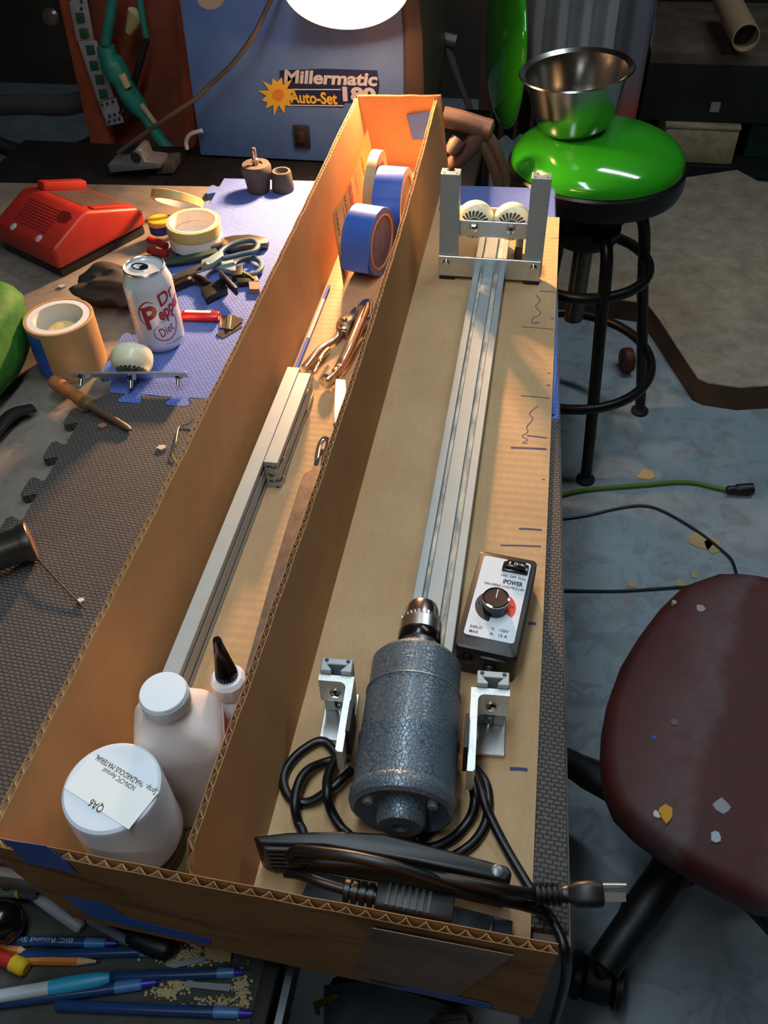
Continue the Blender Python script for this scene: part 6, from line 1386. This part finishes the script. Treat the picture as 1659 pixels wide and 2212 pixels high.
def pen(label, u0, v0, u1, v1, z0=0.0, r_=0.0042, m=None, grip=None, tipm=None, grp='ballpoint pens in the drawer', name='ballpoint_pen', z1=None, textstr=None):
    zA = ZD + z0 + r_; zB = ZD + (z0 if z1 is None else z1) + r_
    a, b = at(u0, v0, zA), at(u1, v1, zB); d = (b - a); L = d.length; d.normalize()
    o = thing(name, label, 'pen', Vector((a.x + b.x, a.y + b.y, 0)) / 2 + Vector((0, 0, min(zA, zB) - r_)), group=grp)
    mesh_obj('barrel', lathe([(r_ * 0.8, 0), (r_, 0.002), (r_, L * 0.80)], 14, a, d), m or NVB, o)
    mesh_obj('grip', lathe([(r_ * 1.02, L * 0.78), (r_ * 1.04, L * 0.80), (r_ * 0.95, L * 0.90), (r_ * 0.8, L * 0.905)], 14, a, d), grip or PBL, o)
    mesh_obj('tip', lathe([(r_ * 0.8, L * 0.90), (r_ * 0.45, L * 0.97), (r_ * 0.14, L * 0.972), (r_ * 0.10, L)], 12, a, d), tipm or TIPB, o)
    if textstr:
        g = text(textstr, 0.0038, 0, width=L * 0.42); up = Vector((0, 0, 1)); s2 = d.cross(up)
        M_ = Matrix.Translation(a + d * L * 0.5 + up * (r_ + 0.0002)) @ Matrix((-d, -Vector((-d.y, d.x, 0)), Vector((0, 0, 1)))).transposed().to_4x4()
        mesh_obj('lettering', xf(g, M_), mat('pen_print', '#a9b4c4', 0.5), o)
    return o
pen('blue ballpoint pen with white print, uppermost of the pens', -90, 2030, 263, 2038, textstr='BIC Round Stic M')
pen('dark blue ballpoint pen just below the printed one', 48, 2064, 376, 2053)
pen('slim blue ballpoint pen whose tip reaches nearest the drawer side', 236, 2110, 536, 2100)
pen('dark navy ballpoint pen at the bottom left of the drawer', -120, 2182, 352, 2120, r_=0.0048)
pen('dim blue ballpoint pen lowest in the drawer', 120, 2172, 560, 2190, r_=0.0045)
pen('grey pen half hidden under the front cardboard wall', 190, 1985, 300, 2045, m=mat('grey_pen', '#6d7480', 0.4), grip=mat('grey_pen', '#6d7480', 0.4), tipm=mat('grey_pen', '#6d7480', 0.4), grp='markers and pencils in the drawer')
for lab, u0, v0, u1, v1 in (('orange pencil stub left of the yellow-ended marker', 0, 2046, 60, 2056), ('sharpened orange pencil pointing right between the pens', 60, 2074, 216, 2077)):
    a, b = at(u0, v0, ZD + .004), at(u1, v1, ZD + .004); d = (b - a); L = d.length; d.normalize()
    o = thing('pencil', lab, 'pencil', (a + b) / 2 - Vector((0, 0, .004)), group='markers and pencils in the drawer')
    mesh_obj('shaft', lathe([(0.0036, 0), (0.0036, L * 0.70)], 6, a, d), mat('pencil_orange', '#cf7a2a', 0.45), o, ang=20)
    mesh_obj('cone', lathe([(0.0036, L * 0.70), (0.0012, L * 0.95)], 12, a, d), mat('pencil_wood', '#c9a57c', 0.7), o)
    mesh_obj('lead', lathe([(0.0012, L * 0.95), (0.0003, L)], 10, a, d), INK, o)
a, b = at(-50, 2045, ZD + .007), at(58, 2093, ZD + .007); d = (b - a); L = d.length; d.normalize()
o = thing('felt_marker', 'red felt marker with a yellow end cap at the left edge', 'marker', (a + b) / 2 - Vector((0, 0, .007)), group='markers and pencils in the drawer')
mesh_obj('barrel', lathe([(0.0062, 0), (0.0062, L * 0.72)], 18, a, d), mat('marker_red', '#b22a22', 0.35), o); mesh_obj('cap', lathe([(0.0068, L * 0.72), (0.0070, L * 0.96), (0.0050, L), (0, L)], 18, a, d), mat('marker_yellow', '#d9b52a', 0.35), o)
a, b = at(-60, 2162, ZD + .012), at(238, 2112, ZD + .012); d = (b - a); L = d.length; d.normalize()
o = thing('grip_pen', 'white pen with a thick cyan rubber grip lying over the navy pen', 'pen', (a + b) / 2 - Vector((0, 0, .012)), group='markers and pencils in the drawer')
mesh_obj('barrel', lathe([(0.0050, 0), (0.0056, L * 0.56)], 16, a, d), mat('pen_white', '#b9bfc4', 0.35), o); mesh_obj('grip', lathe([(0.0060, L * 0.56), (0.0066, L * 0.70), (0.0060, L * 0.92), (0.0038, L), (0, L)], 16, a, d), mat('cyan_rubber', '#2f9fc4', 0.4), o)
a, b = at(62, 1922, ZD + .012), at(178, 2005, ZD + .007); d = (b - a); L = d.length; d.normalize()
o = thing('white_marker', 'plain white-grey marker slanting from the silver marker to the wall corner', 'marker', (a + b) / 2 - Vector((0, 0, .012)), group='markers and pencils in the drawer')
mesh_obj('barrel', lathe([(0.0058, 0), (0.0062, L * 0.5), (0.0060, L * 0.95), (0.0040, L), (0, L)], 18, a, d), mat('pale_grey_plastic', '#9aa0a4', 0.4), o); mesh_obj('end_cap', lathe([(0.0, -0.002), (0.0055, -0.002), (0.0063, 0.004), (0.0063, L * 0.18)], 18, a, d), mat('grey_cap', '#6f747a', 0.4), o)
a, b = at(-110, 1902, ZD + .022), at(86, 1920, ZD + .020); d = (b - a); L = d.length; d.normalize()
o = thing('silver_marker', 'silver-grey permanent marker with a yellow ring and black script at the left edge', 'marker', (a + b) / 2 - Vector((0, 0, .02)), group='markers and pencils in the drawer')
mesh_obj('barrel', lathe([(0.0092, 0), (0.0096, L * 0.78)], 24, a, d), mat('silver_barrel', '#8d928c', 0.35, 0.4), o); mesh_obj('ring', lathe([(0.0098, L * 0.78), (0.0099, L * 0.80), (0.0098, L * 0.815)], 24, a, d), mat('marker_ring', '#c9b02a', 0.4), o)
mesh_obj('cap', lathe([(0.0094, L * 0.815), (0.0094, L * 0.97), (0.0080, L), (0, L)], 24, a, d), mat('smoke_cap', '#54585a', 0.2), o)
mesh_obj('lettering', xf(text('Sharpie', 0.0090, 0, shear=0.3, bold=0.01, width=L * 0.45), Matrix.Translation(a + d * L * 0.55 + Vector((0, -0.003, 0.0096))) @ Matrix((-d, -Vector((-d.y, d.x, 0)), Vector((0, 0, 1)))).transposed().to_4x4()), INK, o)
single('black_stopper', blob((at(8, 1992, ZD + .02).x, at(8, 1992, ZD + .02).y, ZD + 0.0215), (0.019, 0.016, 0.020), 2, 0.1, 24), BLACK_G, 'shiny black rounded stopper at the left edge of the drawer', 'stopper', ang=180)
a, b = at(280, 2018, ZD + .010), at(380, 2056, ZD + .010)
single('oblong_eraser', sweep(smooth([a, a.lerp(b, .35), a.lerp(b, .75), b], 5), [0.007, 0.0085, 0.0095, 0.0100, 0.0102, 0.0104, 0.0105, 0.0106, 0.0106, 0.0106, 0.0104, 0.010, 0.0095, 0.0085, 0.0065, 0.003], 14), BLACK, 'matt black oblong eraser lying where the front wall meets the drawer', 'eraser')
for lab, q_ in (('clear plastic strip lying on the sawdust in the drawer', [(400, 2120), (498, 2126), (496, 2142), (402, 2132)]), ('tan card scrap under the front wall in the drawer', [(442, 2046), (500, 2058), (498, 2078), (444, 2072)]), ('thin clear sliver on the sawdust beside the card scrap', [(360, 2082), (440, 2066), (446, 2076), (376, 2092)])):
    single('drawer_scrap', prism([(p.x, p.y) for p in [at(u, v, ZD + .003) for u, v in q_]], ZD + 0.0022, ZD + 0.0036), mat('clear_strip', '#8f989c', 0.2) if 'clear' in lab else mat('tan_card', '#b39468', 0.8), lab, 'scrap', 'scraps in the drawer')
g = geo(); rs = random.Random(11)
for i in range(900):
    cu, cv, su, sv = rs.choice(((430, 2055, 60, 22), (400, 2075, 70, 14), (385, 2125, 30, 14), (360, 2145, 30, 8), (470, 2170, 60, 16), (520, 2130, 18, 40), (380, 2062, 40, 14)))
    p = at(rs.gauss(cu, su * 0.5), rs.gauss(cv, sv * 0.6), ZD); 
    if p.x > -0.157: continue
    s_ = rs.uniform(0.0006, 0.0022); add(g, move(blob((0, 0, 0), (s_, s_ * 0.8, s_ * 0.5), i, 0.3, 6), (p.x, p.y, ZD + s_ * 0.4)))
sd2 = mesh_obj('sawdust', g, mat('pale_sawdust', '#c2b184', 0.9), None, ang=180); tag(sd2, 'pale sawdust crumbs scattered over the drawer floor', 'sawdust', kind='stuff')
# things in the dark under the near end of the box
uc = thing('tool_case', 'black tool case with a ring handle in the dark under the front cardboard wall', 'case', (0.02, 0.22, -0.30))
mesh_obj('case', box((-0.02, 0.17, -0.34), (0.20, 0.22, 0.12), 0.1), BLACK, uc, bevel=0.008)
mesh_obj('ring_handle', sweep([at(598, 2150, -.20) + Vector((0.013 * cos(a), 0.013 * sin(a), 0)) for a in [2 * pi * k / 24 for k in range(24)]], 0.004, 10, True), BLACK_G, uc)
mesh_obj('grey_cloth', prism([(p.x, p.y) for p in [at(u, v, -.275) for u, v in ((700, 2130), (800, 2120), (960, 2170), (1040, 2215), (700, 2215))]], -0.2795, -0.272), mat('dark_grey_cloth', '#4a5257', 0.9, var=0.3, vscale=20), uc)
mesh_obj('yellow_strap', prism([(p.x, p.y) for p in [at(u, v, -.270) for u, v in ((676, 2166), (728, 2146), (734, 2154), (690, 2176), (692, 2192), (682, 2192))]], -0.2718, -0.268), mat('yellow_strap', '#8a6a1c', 0.7), uc)
mesh_obj('chrome_rim', sweep(smooth([at(u, v, -.24) for u, v in ((930, 2212), (945, 2202), (975, 2195), (1005, 2194), (1020, 2205))], 5), 0.004, 10), CHROME, uc)
